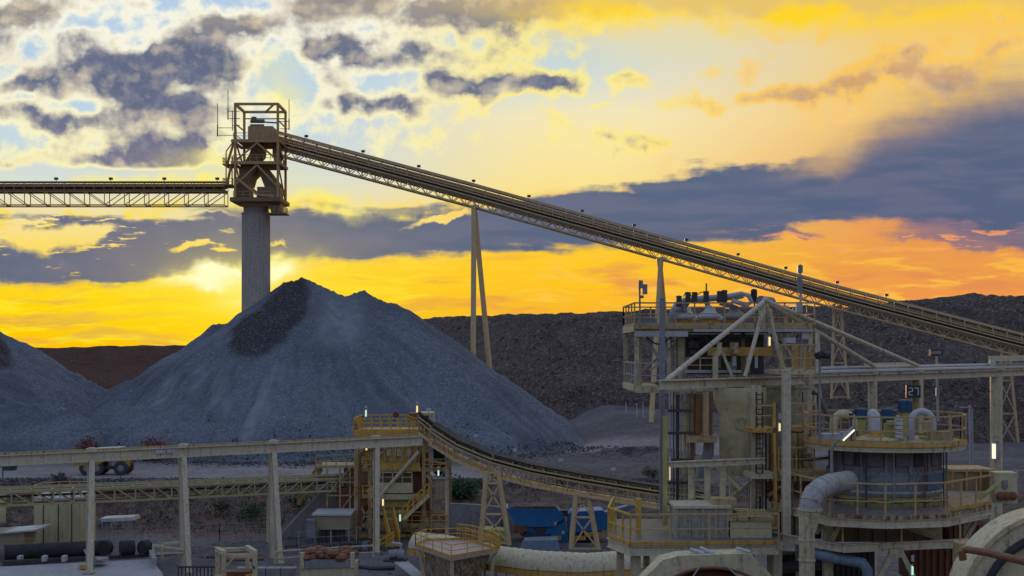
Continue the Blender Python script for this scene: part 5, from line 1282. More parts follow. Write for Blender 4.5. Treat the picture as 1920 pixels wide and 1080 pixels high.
MB().bar(c_(1378, 686, .3), c_(1378, 668, .3), .2).bar(c_(1420, 690, .3), c_(1420, 668, .3), .14).bar(c_(1404, 690, .3), c_(1402, 668, .3), .1).build('hanger', LGREY, ct, 0)
MB().bar(c_(1338, 712, -.5), c_(1338, 668, -.5), .24).bar(c_(1338, 668, -.5), c_(1345, 658, -.5), .22).bar(c_(1345, 662, -.5), c_(1346, 642, -.5), .2).bar(c_(1347, 652, -.5), c_(1370, 706, -.5), .13).build('davit', CREAM, ct, 0)
MB().tube([c_(1430, 618, -.3), c_(1431, 590, -.3), c_(1436, 580, -.3), c_(1443, 582, -.3), c_(1446, 595, -.3), c_(1450, 640, -.3)], .08, 8).build('hose_loop', CREAM, ct)
# pale conical chutes under the deck
m_ = MB(); up_box(m_, 1242, 1262, 730, 738, CY_-.1, 1); up_box(m_, 1274, 1300, 730, 739, CY_-.1, 1); m_.build('drip_tray', LGREY, ct, 0)
# big dark mast post and floodlight masts
solo('mast_post', MB().bar(Vector((c_(1236, 1000, -1.2).x, CY_-1.2, 12)), c_(1236, 561, -1.2), .24), GREY, 'tall plain grey mast post at the left corner of the cyclone tower', 'post', smooth=0)
r = thing('radio_mast', 'short mast with two grey boxes on the left end of the upper deck', 'mast', c_(1199, 614, -.3))
MB().tube([c_(1199, 614, -.3), c_(1198, 526, -.3)], .045, 6).build('pole', GREY, r)
m_ = MB(); m_.box(c_(1200, 534, -.35), .2, .16, .38).box(c_(1208, 543, -.3), .22, .2, .48).box(c_(1203, 557, -.3), .14, .12, .14).build('box', GREY, r, 0)
r = thing('camera_mast', 'tall pale mast topped by a small box, right end of the upper deck', 'mast', c_(1510, 690, 1))
MB().tube([c_(1511, 700, 1), c_(1509, 500, 1)], .05, 6).build('pole', GALV, r)
MB().box(c_(1508.5, 502, 1), .24, .22, .38).tube([c_(1509, 497, 1), c_(1509, 492, 1)], .03, 5).build('box', GREY, r, 0)
MB().lathe(c_(1508.5, 548, 1), [(.01, 0), (.13, 0), (.13, .82), (.01, .82)], 10).build('canister', GREY, r)
# ---------------------------------------------------------------- cyclone cluster on the deck
cc = thing('cyclone_cluster', 'cluster of grey cyclones fed by a pale ring of pipes on the upper deck', 'machine', (ux(1350), CY_+2.5, U))
for px, d, k in ((1290, 1.6, 1.0), (1334, .8, 1.0), (1388, 1.4, 1.05), (1312, 4, .9), (1362, 4.2, .9)):
    b0 = Vector((ux(px), CY_+d, U+.1))
    MB().lathe(b0, [(.62*k, 0), (.60*k, .12), (.36*k, .16), (.34*k, .3), (.56*k, .36), (.58*k, .46), (.50*k, .58), (.28*k, .70), (.17*k, .82), (.15*k, .98), (.01, 1.0)], 16).build('cyclone', LGREY if px != 1388 else GREY, cc)
    MB().lathe(b0, [(.40*k, .14), (.42*k, .30), (.40*k, .34)], 14).build('flange', OCHRE, cc)
zc = U+1.62
main = [Vector((ux(1268), CY_+1.4, U+.75)), Vector((ux(1276), CY_+1.4, U+1.15)), Vector((ux(1292), CY_+1.7, U+1.35)), Vector((ux(1318), CY_+1.8, zc-.18)), Vector((ux(1392), CY_+1.6, zc-.05)), Vector((ux(1404), CY_+1.5, zc+.02))]
MB().tube(main, .17, 10).build('manifold', LGREY, cc)
loop = [Vector((ux(1372), CY_+1.0, zc-.05)), Vector((ux(1396), CY_+.9, zc+.06)), Vector((ux(1410), CY_+.9, zc-.03)), Vector((ux(1416), CY_+.9, zc-.35)), Vector((ux(1406), CY_+.9, zc-.5)), Vector((ux(1378), CY_+.9, zc-.28))]
MB().tube(loop, .12, 10).build('loop_pipe', LGREY, cc)
MB().tube([Vector((ux(1280), CY_+1.2, U+.95)), Vector((ux(1268), CY_+1.0, U+.85)), Vector((ux(1262), CY_+.9, U+.5)), Vector((ux(1262), CY_+.9, U+.2))], .15, 10).build('inlet_pipe', GREY, cc)
for px, h in ((1279, 1.32), (1296, 1.5), (1309, 1.5), (1331, 1.55), (1357, 1.55), (1366, 1.6)):
    v0 = Vector((ux(px), CY_+1.2, U+h)); m_ = MB()
    m_.box(v0, .24, .26, .36).lathe(v0-UZ*.3, [(.01, 0), (.15, 0), (.15, .12), (.09, .14), (.09, .3)], 10).lathe(v0+UZ*.18, [(.15, 0), (.15, .08), (.01, .1)], 10).build('valve', DARK, cc)
for a, b, d in ((1290, 1296, 1.3), (1334, 1331, 1.0), (1388, 1358, 1.3)):
    MB().tube([Vector((ux(b), CY_+d, U+1.25)), Vector((ux((a+b)/2), CY_+d, U+1.15)), Vector((ux(a), CY_+d, U+1.0)), Vector((ux(a), CY_+d, U+.8))], .13, 8).build('feed_pipe', GREY, cc)
for x0, x1 in ((1288, 1304), (1312, 1336)):
    MB().tube([Vector((ux(x0+(x1-x0)*k/6), CY_+1.3, U+1.55+.22*math.sin(math.pi*k/6))) for k in range(7)], .025, 5).build('cable_loop', DARK, cc)
MB().tube([Vector((ux(1332), CY_+1.3, U+1.6)), Vector((ux(1332), CY_+1.3, U+2.2))], .04, 5).build('vent_pipe', RUST, cc)
MB().lathe(Vector((ux(1421), CY_+1, zc-.42)), [(.01, 0), (.14, 0), (.16, .1), (.16, .62), (.12, .7), (.01, .72)], 12).build('black_actuator', RUBBER, cc)
solo('roof_drum', MB().tube([Vector((ux(1430), CY_+.6, U+1.3)), Vector((ux(1456), CY_+1.2, U+1.25))], .27, 12), GREY, 'squat dark grey drum beside the strut apex', 'drum')
m_ = MB(); up_box(m_, 1200, 1232, 597, 611, CY_+.4, 1.2); solo('deck_cabinet', m_, BLUED, 'blue grey cabinet behind the left handrail of the upper deck', 'cabinet', smooth=0)
m_ = MB(); up_box(m_, 1494, 1505, 566, 585, CY_+.4, .4); solo('junction_box', m_, LGREY, 'pale junction box on the right handrail of the upper deck', 'box', smooth=0)
m_ = MB(); up_box(m_, 1504, 1516, 619, 636, CY_-.2, .4); solo('junction_box', m_, LGREY, 'pale junction box under the upper deck beside the camera mast', 'box', smooth=0)
# ---------------------------------------------------------------- strut pyramid
apx = P(1435, 564, 60)
sp_ = thing('strut_pyramid', 'pyramid of pale pipe struts meeting above the pipe bridge', 'frame', (apx.x, apx.y, RA.z))
for px, py, Y, r_ in ((1250, 713, 56.4, .115), (1397, 706, 59.3, .095), (1469, 694, 60.9, .10)):
    MB().tube([P(px, py, Y), apx], r_, 8).build('strut', BEAM, sp_)
for px in (1640, 1720):
    e = on_line(RA, RB, px)+UZ*.6; MB().tube([e, apx], .12, 8).build('strut', BEAM, sp_)
MB().sphere(apx, .17, 10, 6).build('apex_joint', BEAM, sp_)
# ---------------------------------------------------------------- mid tower below: tanks, chutes, ladders
def vtank(px0, px1, prof, Y, name, label, mat=CREAM2):
    """upright vessel: prof = [(half-width px, py)...] around the mid column"""
    cx = (px0+px1)/2; k = Y/F; c = Vector(((cx-960)*k, Y, 0))
    o = thing(name, label, 'tank', (c.x, Y, P(0, prof[-1][1], Y).z))
    MB().lathe(c, [(h*k, P(0, py, Y).z) for h, py in prof], 32).build('shell', mat, o, 25)
    return o, c
o, c = vtank(1338, 1436, [(49, 726), (49, 748), (47, 754), (38, 780), (38, 862), (30, 884), (26, 890)], 59.5, 'surge_tank', 'cream surge tank with a stepped shoulder hanging under the pipe bridge')
m_ = MB()
for i in range(12):
    a = 2*math.pi*i/12; m_.box(P(1391, 793, 58.5)+Vector((math.cos(a)*.28, 0, math.sin(a)*.28)), .06, .06, .06)
m_.lathe(P(1391, 793, 58.56), [(.2, 0), (.34, 0), (.34, .05), (.2, .05)], 20, axis=(0, -1, 0)); m_.build('manhole', CREAM, o, 0)
o2, c = vtank(1430, 1522, [(47, 724), (47, 727), (44, 727), (44, 835), (40, 850), (10, 880)], 62.0, 'sheet_tank', 'pale cream sheet clad tank behind the thick post under the pipe bridge', paint('sheet_cream', (.40, .37, .24), .12, .7, scale=.6))
m_ = MB(); up_box(m_, 1440, 1524, 850, 905, 61.5, 2); solo('rusty_box', m_, OLD, 'rust stained box under the sheet clad tank', 'box', smooth=0)
def column(px, y0, y1, Y, w, mat, name, label, cat='column', rnd=False):
    a, b = P(px, y1, Y), P(px, y0, Y)
    m_ = MB()
    if rnd: m_.tube([a, b], w/2, 10)
    else: m_.ibeam(a, b, w, w, .045, Vector((0, 1, 0)))
    return solo(name, m_, mat, label, cat)
column(1474, 700, 1012, 54.5, .34, BEAM, 'plant_post', 'thick pale post in front of the sheet clad tank')
column(1413, 722, 1000, 57, .2, CREAM, 'plant_post', 'slim cream post between the two cream tanks')
column(1423, 722, 930, 57.5, .16, CREAM, 'plant_post', 'slimmest cream post right beside the two cream tanks')
column(1247, 780, 985, 56, .2, YPAINT, 'plant_post', 'yellow post at the left corner where the curved conveyor ends')
rs = thing('riser_bank', 'bank of dark vertical pipes and cables below the left end of the pipe bridge', 'pipes', P(1290, 985, 58))
for px, w, mat, y0, y1 in ((1256, .10, GALV, 735, 975), (1263, .07, DARK, 735, 975), (1270, .16, DARK, 740, 985), (1277, .07, GALV, 735, 980), (1284, .14, OLD, 735, 985), (1290, .08, GREY, 738, 985), (1297, .2, TOWERD, 738, 870), (1308, .3, RUST, 738, 830), (1323, .34, OLD, 735, 830), (1333, .12, RUST, 735, 830), (1262, .05, GALV, 735, 985)):
    MB().tube([P(px, y1, 58), P(px, y0, 58)], w/2, 8).build('riser', mat, rs)
m_ = MB()
for y in (770, 812, 862, 905, 945): m_.bar(P(1252, y, 57.8), P(1300, y, 57.8), .06, .12)
m_.build('pipe_clamp', DARK, rs, 0)
MB().tube([P(1330, 822, 58.5), P(1328, 850, 58.5), P(1318, 872, 58.5), P(1312, 905, 58.5)], .26, 10).build('chute_pipe', GREY, rs)
m_ = MB(); up_box(m_, 1288, 1345, 818, 830, 57.5, 2.5); m_.build('shelf', OLD, rs, 0)
m_ = MB(); up_box(m_, 1290, 1336, 738, 818, 60.5, 1.0); m_.build('back_panel', TOWERD, rs, 0)
solo('cross_beam', MB().ibeam(P(1252, 871, 56), P(1434, 864, 56), .25, .26, .04), BEAM, 'pale horizontal cross beam in front of the risers', 'beam', smooth=0)
pp = thing('pipe_portal', 'row of three cream legs standing under the pale cross beam', 'frame', P(1325, 1000, 56))
for px in (1296, 1326, 1355): MB().bar(P(px, 960, 56.2), P(px, 876, 56.2), .24).build('leg', CREAM, pp, 0)
MB().bar(P(1355, 884, 56.3), P(1388, 918, 56.3), .14).bar(P(1297, 900, 56.4), P(1355, 900, 56.4), .08).build('brace', CREAM, pp, 0)
ac = thing('access_stair', 'two small rusty landings with ladder between the cream tanks', 'landing', P(1432, 900, 57))
m_ = MB(); up_box(m_, 1406, 1452, 803, 811, 56.2, 1.6); m_.build('landing', OCHRE, ac, 0)
m_ = MB(); up_box(m_, 1408, 1458, 889, 898, 56.2, 1.8); m_.build('landing', BEAM, ac, 0)
m_ = MB()
for px in (1418, 1430): m_.bar(P(px, 980, 56.4), P(px, 735, 56.4), .06)
for k in range(26): m_.bar(P(1418, 740+k*9.2, 56.4), P(1430, 740+k*9.2, 56.4), .045)
m_.build('ladder', DARK, ac, 0)
rail_mb([P(1408, 803, 56.1), P(1450, 803, 56.1)], 1.0, .9, .03).build('handrail', RAIL, ac, 0)
MB().bar(P(1452, 800, 56.1), P(1452, 755, 56.1), .1).bar(P(1456, 985, 56), P(1452, 812, 56), .1).build('yellow_stile', YEL, ac, 0)
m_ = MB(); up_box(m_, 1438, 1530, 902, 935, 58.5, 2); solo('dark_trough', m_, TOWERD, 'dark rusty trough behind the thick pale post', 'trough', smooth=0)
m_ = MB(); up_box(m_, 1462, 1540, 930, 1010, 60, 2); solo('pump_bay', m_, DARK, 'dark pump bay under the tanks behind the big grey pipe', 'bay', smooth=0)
sd_ = thing('side_balcony', 'tan railed balcony right of the dark machinery bay', 'balcony', P(1510, 697, 59))
zb = P(0, 694, 58).z
bp_ = [Vector((P(1462, 0, 58).x, 58, zb)), Vector((P(1533, 0, 58).x, 58, zb)), Vector((P(1533, 0, 58).x, 61.5, zb))]
MB().prism([bp_[0]-UZ*.2, bp_[1]-UZ*.2, bp_[2]-UZ*.2, Vector((bp_[0].x, 61.5, zb-.2))], (0, 0, .2)).build('deck', CREAM, sd_, 0)
rail_mb(bp_, 1.15, .55, .035).build('handrail', RAIL, sd_, 0)
m_ = MB(); up_box(m_, 1488, 1497, 648, 694, 58.6, .3); up_box(m_, 1512, 1519, 660, 694, 58.8, .2); m_.build('cabinet', OCHRE, sd_, 0)
m_ = MB(); up_box(m_, 1474, 1492, 633, 643, 59, .6); m_.build('fan_motor', LGREY, sd_, 0)
MB().bar(P(1533, 700, 58), P(1533, 622, 58), .18).build('post', BEAM, sd_, 0)
# spotlight and flood light poles
r = thing('spot_lamp', 'black twin spotlight on a thin grey pole in front of the dump', 'lamp', P(1537, 835, 54))
MB().tube([P(1537, 835, 54), P(1537, 672, 54)], .05, 6).build('pole', GREY, r)
MB().tube([P(1531, 668, 53.8), P(1541, 664, 53.9)], .15, 10).tube([P(1542, 666, 53.9), P(1553, 667, 54.1)], .14, 10).build('lamp_head', RUBBER, r)
r = thing('flood_lamp', 'thin pole with a flat flood light standing behind the pipe bridge', 'lamp', P(1757, 780, 84))
MB().tube([P(1759, 790, 84), P(1756, 668, 84)], .08, 6).build('pole', GALV, r)
MB().box(P(1755, 661, 84), .82, .4, .42).build('lamp_head', DARK, r, 0); MB().box(P(1755, 661, 83.78), .66, .05, .22).build('lens', GREY, r, 0)
MB().box(P(1758, 735, 83.9), .22, .2, .5).build('switch_box', GREY, r, 0)
# ---------------------------------------------------------------- lower left deck with boxes
DZ = 12.05
def dd(px, Y, z=DZ): return Vector((P(px, 0, Y).x, Y, z))
ld = thing('loading_deck', 'cream steel deck with tan handrails at the foot of the cyclone tower', 'platform', dd(1300, 54, 0))
dp = [dd(1141, 55.0), dd(1182, 52.6), dd(1460, 53.0), dd(1455, 60), dd(1150, 60)]
MB().prism([v-UZ*.12 for v in dp], (0, 0, .12)).build('deck', paint('deck_grey', (.16, .15, .15), .2, .5, streak=False), ld, 0)
MB().ibeam(dp[1]-UZ*.33, dp[2]-UZ*.33, .2, .4, .04).ibeam(dp[0]-UZ*.33, dp[1]-UZ*.33, .2, .4, .04).build('edge_beam', BEAM, ld, 0)
MB().bar(dp[0]-UZ*.02+Vector((0, -.1, 0)), dp[1]-UZ*.02+Vector((0, -.1, 0)), .06, .16).bar(dp[1]-UZ*.02+Vector((0, -.11, 0)), dp[2]-UZ*.02+Vector((0, -.11, 0)), .06, .16).build('toe_plate', OCHRE, ld, 0)
rail_mb([dd(1150, 58.5), dd(1141, 55), dd(1182, 52.6)], 1.15, 1.0, .04).build('handrail', YEL, ld, 0)
rail_mb([dd(1182, 52.6), dd(1330, 52.8), dd(1460, 53)], 1.15, 2.0, .035).build('handrail', RAIL, ld, 0)
MB().bar(dd(1197, 54.5), dd(1197, 54.5)+UZ*1.6, .22).build('yellow_bollard', YEL, ld, 0)
for px, Y, w in ((1163, 54.3, .3), (1192, 53.2, .38), (1212, 56, .26), (1457, 54, .36), (1360, 57, .3)): MB().ibeam(dd(px, Y, 0), dd(px, Y, DZ-.5), w, w, .05, Vector((0, 1, 0))).build('leg', CREAM, ld, 0)
bx = thing('cream_tank_box', 'tall grey cream steel box standing on the loading deck', 'box', dd(1315, 54, DZ))
a, b = dd(1268, 54), dd(1366, 54); hz = P(0, 953, 54).z
MB().frame(((a.x+b.x)/2, 54.9, (DZ+hz)/2), Vector(((b.x-a.x)/2, 0, 0)), Vector((0, .9, 0)), Vector((0, 0, (hz-DZ)/2))).build('body', paint('stained_cream', (.33, .31, .24), .12, .7), bx, 0)
MB().frame(((a.x+b.x)/2, 54.9, hz+.06), Vector(((b.x-a.x)/2+.1, 0, 0)), Vector((0, 1.0, 0)), Vector((0, 0, .06))).build('rim', BEAM, bx, 0)
m_ = MB()
for k in (0.02, .25, .5, .75, .98): m_.bar(a.lerp(b, k)+Vector((0, -.04, 0)), a.lerp(b, k)+Vector((0, -.04, hz-DZ)), .07, .07)
m_.build('stiffener', paint('stained_rib', (.36, .34, .27), .1, .6), bx, 0)
MB().frame((b.x-.15, 54.6, hz+.25), Vector((.5, 0, 0)), Vector((0, .5, 0)), Vector((0, 0, .13))).build('lid', OLD, bx, 0)
bx = thing('low_tank_box', 'low cream trough with a dark rim standing right of the tall box', 'box', dd(1410, 54, DZ))
a, b = dd(1369, 54), dd(1447, 54); hz = P(0, 974, 54).z
MB().frame(((a.x+b.x)/2, 54.9, (DZ+hz)/2), Vector(((b.x-a.x)/2, 0, 0)), Vector((0, .9, 0)), Vector((0, 0, (hz-DZ)/2))).build('body', CREAM2, bx, 0)
MB().frame(((a.x+b.x)/2, 54.9, hz+.04), Vector(((b.x-a.x)/2+.08, 0, 0)), Vector((0, 1.0, 0)), Vector((0, 0, .08))).build('rim', OLD, bx, 0)
MB().bar(Vector((a.x+.3, 54.6, hz+.2)), Vector((b.x-.1, 54.9, hz+.2)), .5, .2).build('launder', OLD, bx, 0)
# dark interior under the deck
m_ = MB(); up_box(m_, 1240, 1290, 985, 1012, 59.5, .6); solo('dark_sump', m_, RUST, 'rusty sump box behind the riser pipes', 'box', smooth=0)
# ---------------------------------------------------------------- arched gear guard, bottom centre right
AY = 46.0
def ar(px, py, d=0): v = P(px, py, AY); v.y += d; return v
ag = thing('mill_guard', 'cream arched mill guard with a dark red drum inside, cut by the bottom edge', 'guard', ar(1330, 1200))
out = [ar(1185, 1112), ar(1210, 1082), ar(1243, 1050), ar(1275, 1042), ar(1400, 1038), ar(1412, 1042), ar(1452, 1084), ar(1474, 1114)]
cen = ar(1335, 1156); inn = []
for i in range(len(out)):
    a = math.pi*(1-i/(len(out)-1)); a = math.radians(160)-math.radians(140)*i/(len(out)-1)
    inn.append(cen+Vector((math.cos(a)*122*AY/F, 0, math.sin(a)*92*AY/F)))
m_ = MB(); n = len(out); ba = Vector((0, 1.1, 0)); vs = out+inn+[v+ba for v in out]+[v+ba for v in inn]; fs = []
for i in range(n-1): fs += [(i, i+1, n+i+1, n+i), (2*n+i, 3*n+i, 3*n+i+1, 2*n+i+1), (i, 2*n+i, 2*n+i+1, i+1), (n+i, n+i+1, 3*n+i+1, 3*n+i)]
m_.add(vs, fs); m_.build('guard_shell', CREAM, ag, 0)
MB().lathe(cen+Vector((0, .5, 0)), [(.05, -.2), (1.3, -.2), (1.6, 0), (1.7, .3), (1.7, 2)], 32, axis=(0, 1, 0)).build('drum', DKRED, ag)
m_ = MB(); rg = random.Random(4)
for i in range(16):
    a = math.radians(20+i*9); v = cen+Vector((math.cos(a)*1.4, .2, math.sin(a)*1.3)); m_.box(v, .22, .3, .2, a)
m_.build('liner_bolt', paint('grimy', (.13, .09, .09), .3, .7), ag, 0)
rim = [cen+Vector((math.cos(math.radians(a))*122*AY/F, -.05, math.sin(math.radians(a))*92*AY/F)) for a in range(18, 163, 8)]
MB().tube(rim, .06, 6).build('rim_bead', RUST, ag)
MB().bar(ar(1316, 1054, -.1), ar(1295, 1084, -.15), .035).bar(ar(1352, 1050, -.1), ar(1388, 1086, -.15), .035).bar(ar(1402, 1038, -.1), ar(1396, 1058, -.1), .03).build('stay_rod', LGREY, ag, 0)
MB().tube([ar(1298, 1034, .5), ar(1322, 1040, .2)], .07, 8).tube([ar(1318, 1032, .6), ar(1340, 1040, .2)], .07, 8).tube([ar(1384, 1031, .4), ar(1408, 1036, .1)], .06, 8).build('lifting_bar', LGREY, ag)
# ---------------------------------------------------------------- tank module on the right
TY_ = 56.0
tcx = P(1657, 0, TY_).x; TC = Vector((tcx, TY_, 0))
zU = CZ-(834-HZ)/F*52.6
tm = thing('thickener_tank', 'round grey blue tank under a ring deck of tan handrails, centre of the right plant', 'tank', (tcx, TY_, 12))
R1 = 3.42
MB().lathe(TC, [(.1, zU), (R1, zU), (R1, zU-.06)], 40).build('ring_deck', paint('ring_plate', (.24, .22, .2), .2, .5, streak=False), tm, 0)
MB().lathe(TC, [(R1+.02, zU+.10), (R1+.04, zU-.12), (R1-.1, zU-.12)], 40).build('toe_plate', OCHRE, tm, 20)
MB().lathe(TC, [(R1-.03, zU-.12), (R1-.03, zU-.34), (R1-.5, zU-.36)], 40).build('edge_beam', CREAM, tm, 20)
rail_mb(ring((tcx, TY_, zU), R1-.03, 20), 1.12, 1.1, .033, True).build('handrail', RAIL, tm, 0)
R2 = 2.36; zb2 = P(0, 952, 53.4).z
zz = lambda py: CZ-(py-HZ)/F*53.6
MB().lathe(TC, [(R2, zU-.3), (R2, zz(888))], 40).build('upper_shell', paint('shell_grey', (.20, .20, .195), .3, .8), tm, 30)
MB().lathe(TC, [(R2+.06, zz(886)), (R2+.1, zz(890)), (R2+.06, zz(922))], 40).build('blue_band', paint('band_blue', (.17, .20, .235), .3, .9), tm, 30)
MB().lathe(TC, [(R2+.08, zz(922)), (R2+.16, zz(926)), (R2+.1, zz(932))], 40).build('pale_band', paint('dusty_band', (.30, .30, .28), .2, .7), tm, 30)
MB().lathe(TC, [(R2+.04, zz(932)), (R2+.06, zz(958))], 40).build('yellow_band', paint('dirty_yellow_band', (.34, .32, .10), .3, .8), tm, 30)
for a in (-152, -128, -104, -80, -56, -30):
    k = math.radians(a); v = TC+Vector((math.cos(k)*(R2+.05), math.sin(k)*(R2+.05), 0))
    MB().bar(v+UZ*zz(925), v+UZ*(zU-.3), .08, .12).build('stiffener', GREY, tm, 0)
for a, w in ((-115, .75), (-88, .6), (-50, .5), (-140, .45)):
    k = math.radians(a); v = TC+Vector((math.cos(k)*(R2+.02), math.sin(k)*(R2+.02), zz(862)))
    m_ = MB(); m_.box(v, w, .3, .55, k+math.pi/2).box(v+UZ*.25+Vector((0, -.05, 0)), w*1.15, .36, .08, k+math.pi/2); m_.build('hatch', paint('hatch_grey', (.13, .13, .135), .15, .5), tm, 0)
for a in (-146, -132, -70, -42):
    k = math.radians(a); v = TC+Vector((math.cos(k)*(R2+.02), math.sin(k)*(R2+.02), zz(858))); MB().box(v, .42, .12, .8, k+math.pi/2).build('dark_port', DARK, tm, 0)
MB().box(TC+Vector((1.62, -1.85, zz(905))), 1.2, .1, .62, .7).build('blue_panel', paint('panel_blue', (.09, .145, .21), .2, .7), tm, 0)
# cone wedge under the tank
v0 = [P(1640, 972, 53), P(1766, 970, 53), P(1767, 1012, 53), P(1740, 1002, 53)]
MB().prism(v0, (0, 3.5, 0)).build('cone_chute', CREAM2, tm, 0)
MB().bar(v0[0]+UZ*.02, v0[2]-UZ*.02, .2, .12).build('chute_lip', OLD, tm, 0)
# equipment on the ring deck
def deck_pt(px, Y): return Vector((P(px, 0, Y).x, Y, zU))
def ubend(px0, px1, top, Y, r_, mat, label, fl=OCHRE):
    a, b = deck_pt(px0, Y), deck_pt(px1, Y); zt_ = P(0, top, Y).z-r_; R = (b.x-a.x)/2
    pts = [a, Vector((a.x, Y, zt_-R))]+[Vector(((a.x+b.x)/2-math.cos(math.pi*i/10)*R, Y, zt_-R+math.sin(math.pi*i/10)*R)) for i in range(1, 10)]+[Vector((b.x, Y, zt_-R)), b+UZ*.3]
    o = thing('bent_pipe', label, 'pipe', a); MB().tube(pts, r_, 14).build('pipe', mat, o)
    MB().lathe(b+UZ*.05, [(r_+.14, 0), (r_+.14, .12), (r_+.02, .14), (r_+.02, .3)], 16).build('flange', fl, o)
    MB().lathe(b, [(r_+.42, 0), (r_+.42, .12), (.1, .14)], 18).build('base_plate', YPAINT, o)
ubend(1563, 1600, 768, 56.2, .19, CREAM, 'smaller cream bent pipe at the left of the ring deck', RUST)
ubend(1708, 1749, 765, 56.0, .155, LGREY, 'larger pale grey bent pipe at the right of the ring deck')
o = thing('vent_stub', 'upright pale pipe stub with a yellow collar in the middle of the ring deck', 'pipe', deck_pt(1641, 54.2))
p0 = deck_pt(1641, 54.2); MB().tube([p0+UZ*.1, p0+UZ*.95, p0+UZ*1.1+Vector((0, .12, 0)), p0+UZ*1.16+Vector((0, .4, 0))], .24, 14).build('pipe', LGREY, o)
MB().lathe(p0+UZ*.14, [(.36, 0), (.36, .14), (.26, .16), (.26, .3)], 16).build('collar', YEL, o)
MB().lathe(p0, [(.95, 0), (.95, .12), (.4, .22), (.3, .24)], 20).build('base_cone', paint('dusty_plate', (.36, .33, .2), .2, .6), o)
for px, py, Y, h, w, lab in ((1697, 762, 58.0, .5, .3, 'blue round motor highest on the ring deck, under the number screen'), (1664, 786, 56.5, .85, .26, 'blue motor beside the upright pale pipe stub'), (1614, 776, 58.2, .4, .3, 'small blue motor behind the left bent pipe')):
    o = thing('blue_motor', lab, 'motor', deck_pt(px, Y)); v = P(px, py, Y)
    MB().lathe(Vector((v.x, Y, v.z-h/2)), [(.01, 0), (w, 0), (w, h), (w*.8, h+.06), (.01, h+.08)], 14).build('body', MATS.get('motor_blue') or paint('motor_blue', (.02, .075, .16), .12, .6), o)
    m_ = MB(); [m_.bar(Vector((v.x+math.cos(k*.785)*w, Y+math.sin(k*.785)*w, v.z-h/2+.05)), Vector((v.x+math.cos(k*.785)*w, Y+math.sin(k*.785)*w, v.z+h/2-.05)), .05) for k in range(8)]; m_.build('cooling_fin', MATS['motor_blue'], o, 0)
    MB().tube([Vector((v.x, Y, zU)), Vector((v.x, Y, v.z-h/2))], w*.75, 10).build('stand', YPAINT, o)
m_ = MB(); v = deck_pt(1685, 54.8)
for i in range(5): m_.box(v+UZ*(.2+.19*i), .28, .3, .15)
m_.bar(v, v+UZ*1.1, .08).build if False else None
m_.bar(v+Vector((0, .1, 0)), v+UZ*1.1+Vector((0, .1, 0)), .1); solo('insulator_stack', m_, TIN, 'stack of white plates on the ring deck between the pipe stub and large bent pipe', 'fitting', smooth=0)
solo('pump_box', MB().box(deck_pt(1675, 55.5)+UZ*.35, .7, .6, .7).box(deck_pt(1675, 55.3)+UZ*.75, .5, .5, .16), YPAINT, 'dull yellow gearbox beside the stack of white plates', 'gearbox', smooth=0)
m_ = MB(); m_.box(deck_pt(1760, 55.8)+UZ*.18, 1.0, .8, .36).tube([deck_pt(1738, 55)+UZ*.4, deck_pt(1738, 55)+UZ*.85], .22, 12); solo('pipe_valve', m_, OLD, 'rusty valve body under the large grey bent pipe', 'valve')
m_ = MB(); m_.box(deck_pt(1560, 55.2)+UZ*.15, 1.0, .9, .3).box(deck_pt(1585, 55)+UZ*.32, .5, .5, .14); solo('hatch_box', m_, LGREY, 'low grey hatch box at the left of the ring deck', 'hatch', smooth=0)
m_ = MB(); m_.bar(deck_pt(1596, 54)+UZ*1.0, deck_pt(1596, 54)+UZ*.0, .06).box(deck_pt(1596, 54)+UZ*1.1, .16, .16, .26); solo('actuator_post', m_, DARK, 'small black actuator on a post by the left bent pipe', 'valve', smooth=0)
# lamp with a tilted tube
r = thing('tilted_tube_lamp', 'white tube lamp leaning on a bent grey pole in front of the ring deck', 'lamp', P(1560, 968, 51.6))
MB().tube([P(1560, 968, 51.6), P(1559, 846, 51.6), P(1563, 834, 51.6), P(1572, 824, 51.6)], .05, 8).build('pole', GREY, r)
MB().bar(P(1572, 826, 51.6), P(1604, 798, 51.6), .16, .13).build('housing', GREY, r, 0)
MB().tube([P(1581, 826, 51.4), P(1602, 806, 51.4)], .032, 8).build('tube', TUBEW, r)
# lower deck
LZ = CZ-(966-HZ)/F*51.2
lp = lambda px, Y: Vector((P(px, 0, Y).x, Y, LZ))
lk = thing('tank_deck', 'lower railed deck round the foot of the grey blue tank', 'platform', (tcx, TY_, 0))
pts = [lp(1452, 56.5), lp(1556, 51.2), lp(1660, 50.4), lp(1772, 51.0), lp(1858, 54.0)]
back = [lp(1858, 60), lp(1452, 60)]
MB().prism([v-UZ*.08 for v in pts+back], (0, 0, .08)).build('deck', paint('lower_plate', (.18, .16, .15), .35, .6, streak=False), lk, 0)
m_ = MB()
for a, b in zip(pts[:-1], pts[1:]): m_.ibeam(a-UZ*.26, b-UZ*.26, .18, .34, .04)
m_.build('edge_beam', BEAM, lk, 0)
m_ = MB()
for a, b in zip(pts[:-1], pts[1:]): m_.bar(a+UZ*.0+Vector((0, -.11, 0)), b+Vector((0, -.11, 0)), .04, .16)
m_.build('toe_plate', paint('rust_run_cream', (.40, .31, .18), .9, .6), lk, 0)
rail_mb(pts, 1.32, 1.25, .032, mid=(.62,)).build('handrail', RAIL, lk, 0)
MB().ibeam(lp(1782, 51.6)-UZ*.1, lp(1858, 54)-UZ*.1, .2, .5, .05).build('side_beam', CREAM, lk, 0)
MB().bar(lp(1782, 51.4)+UZ*.22, lp(1858, 53.8)+UZ*.22, .08, .14).build('orange_edge', OCHRE, lk, 0)
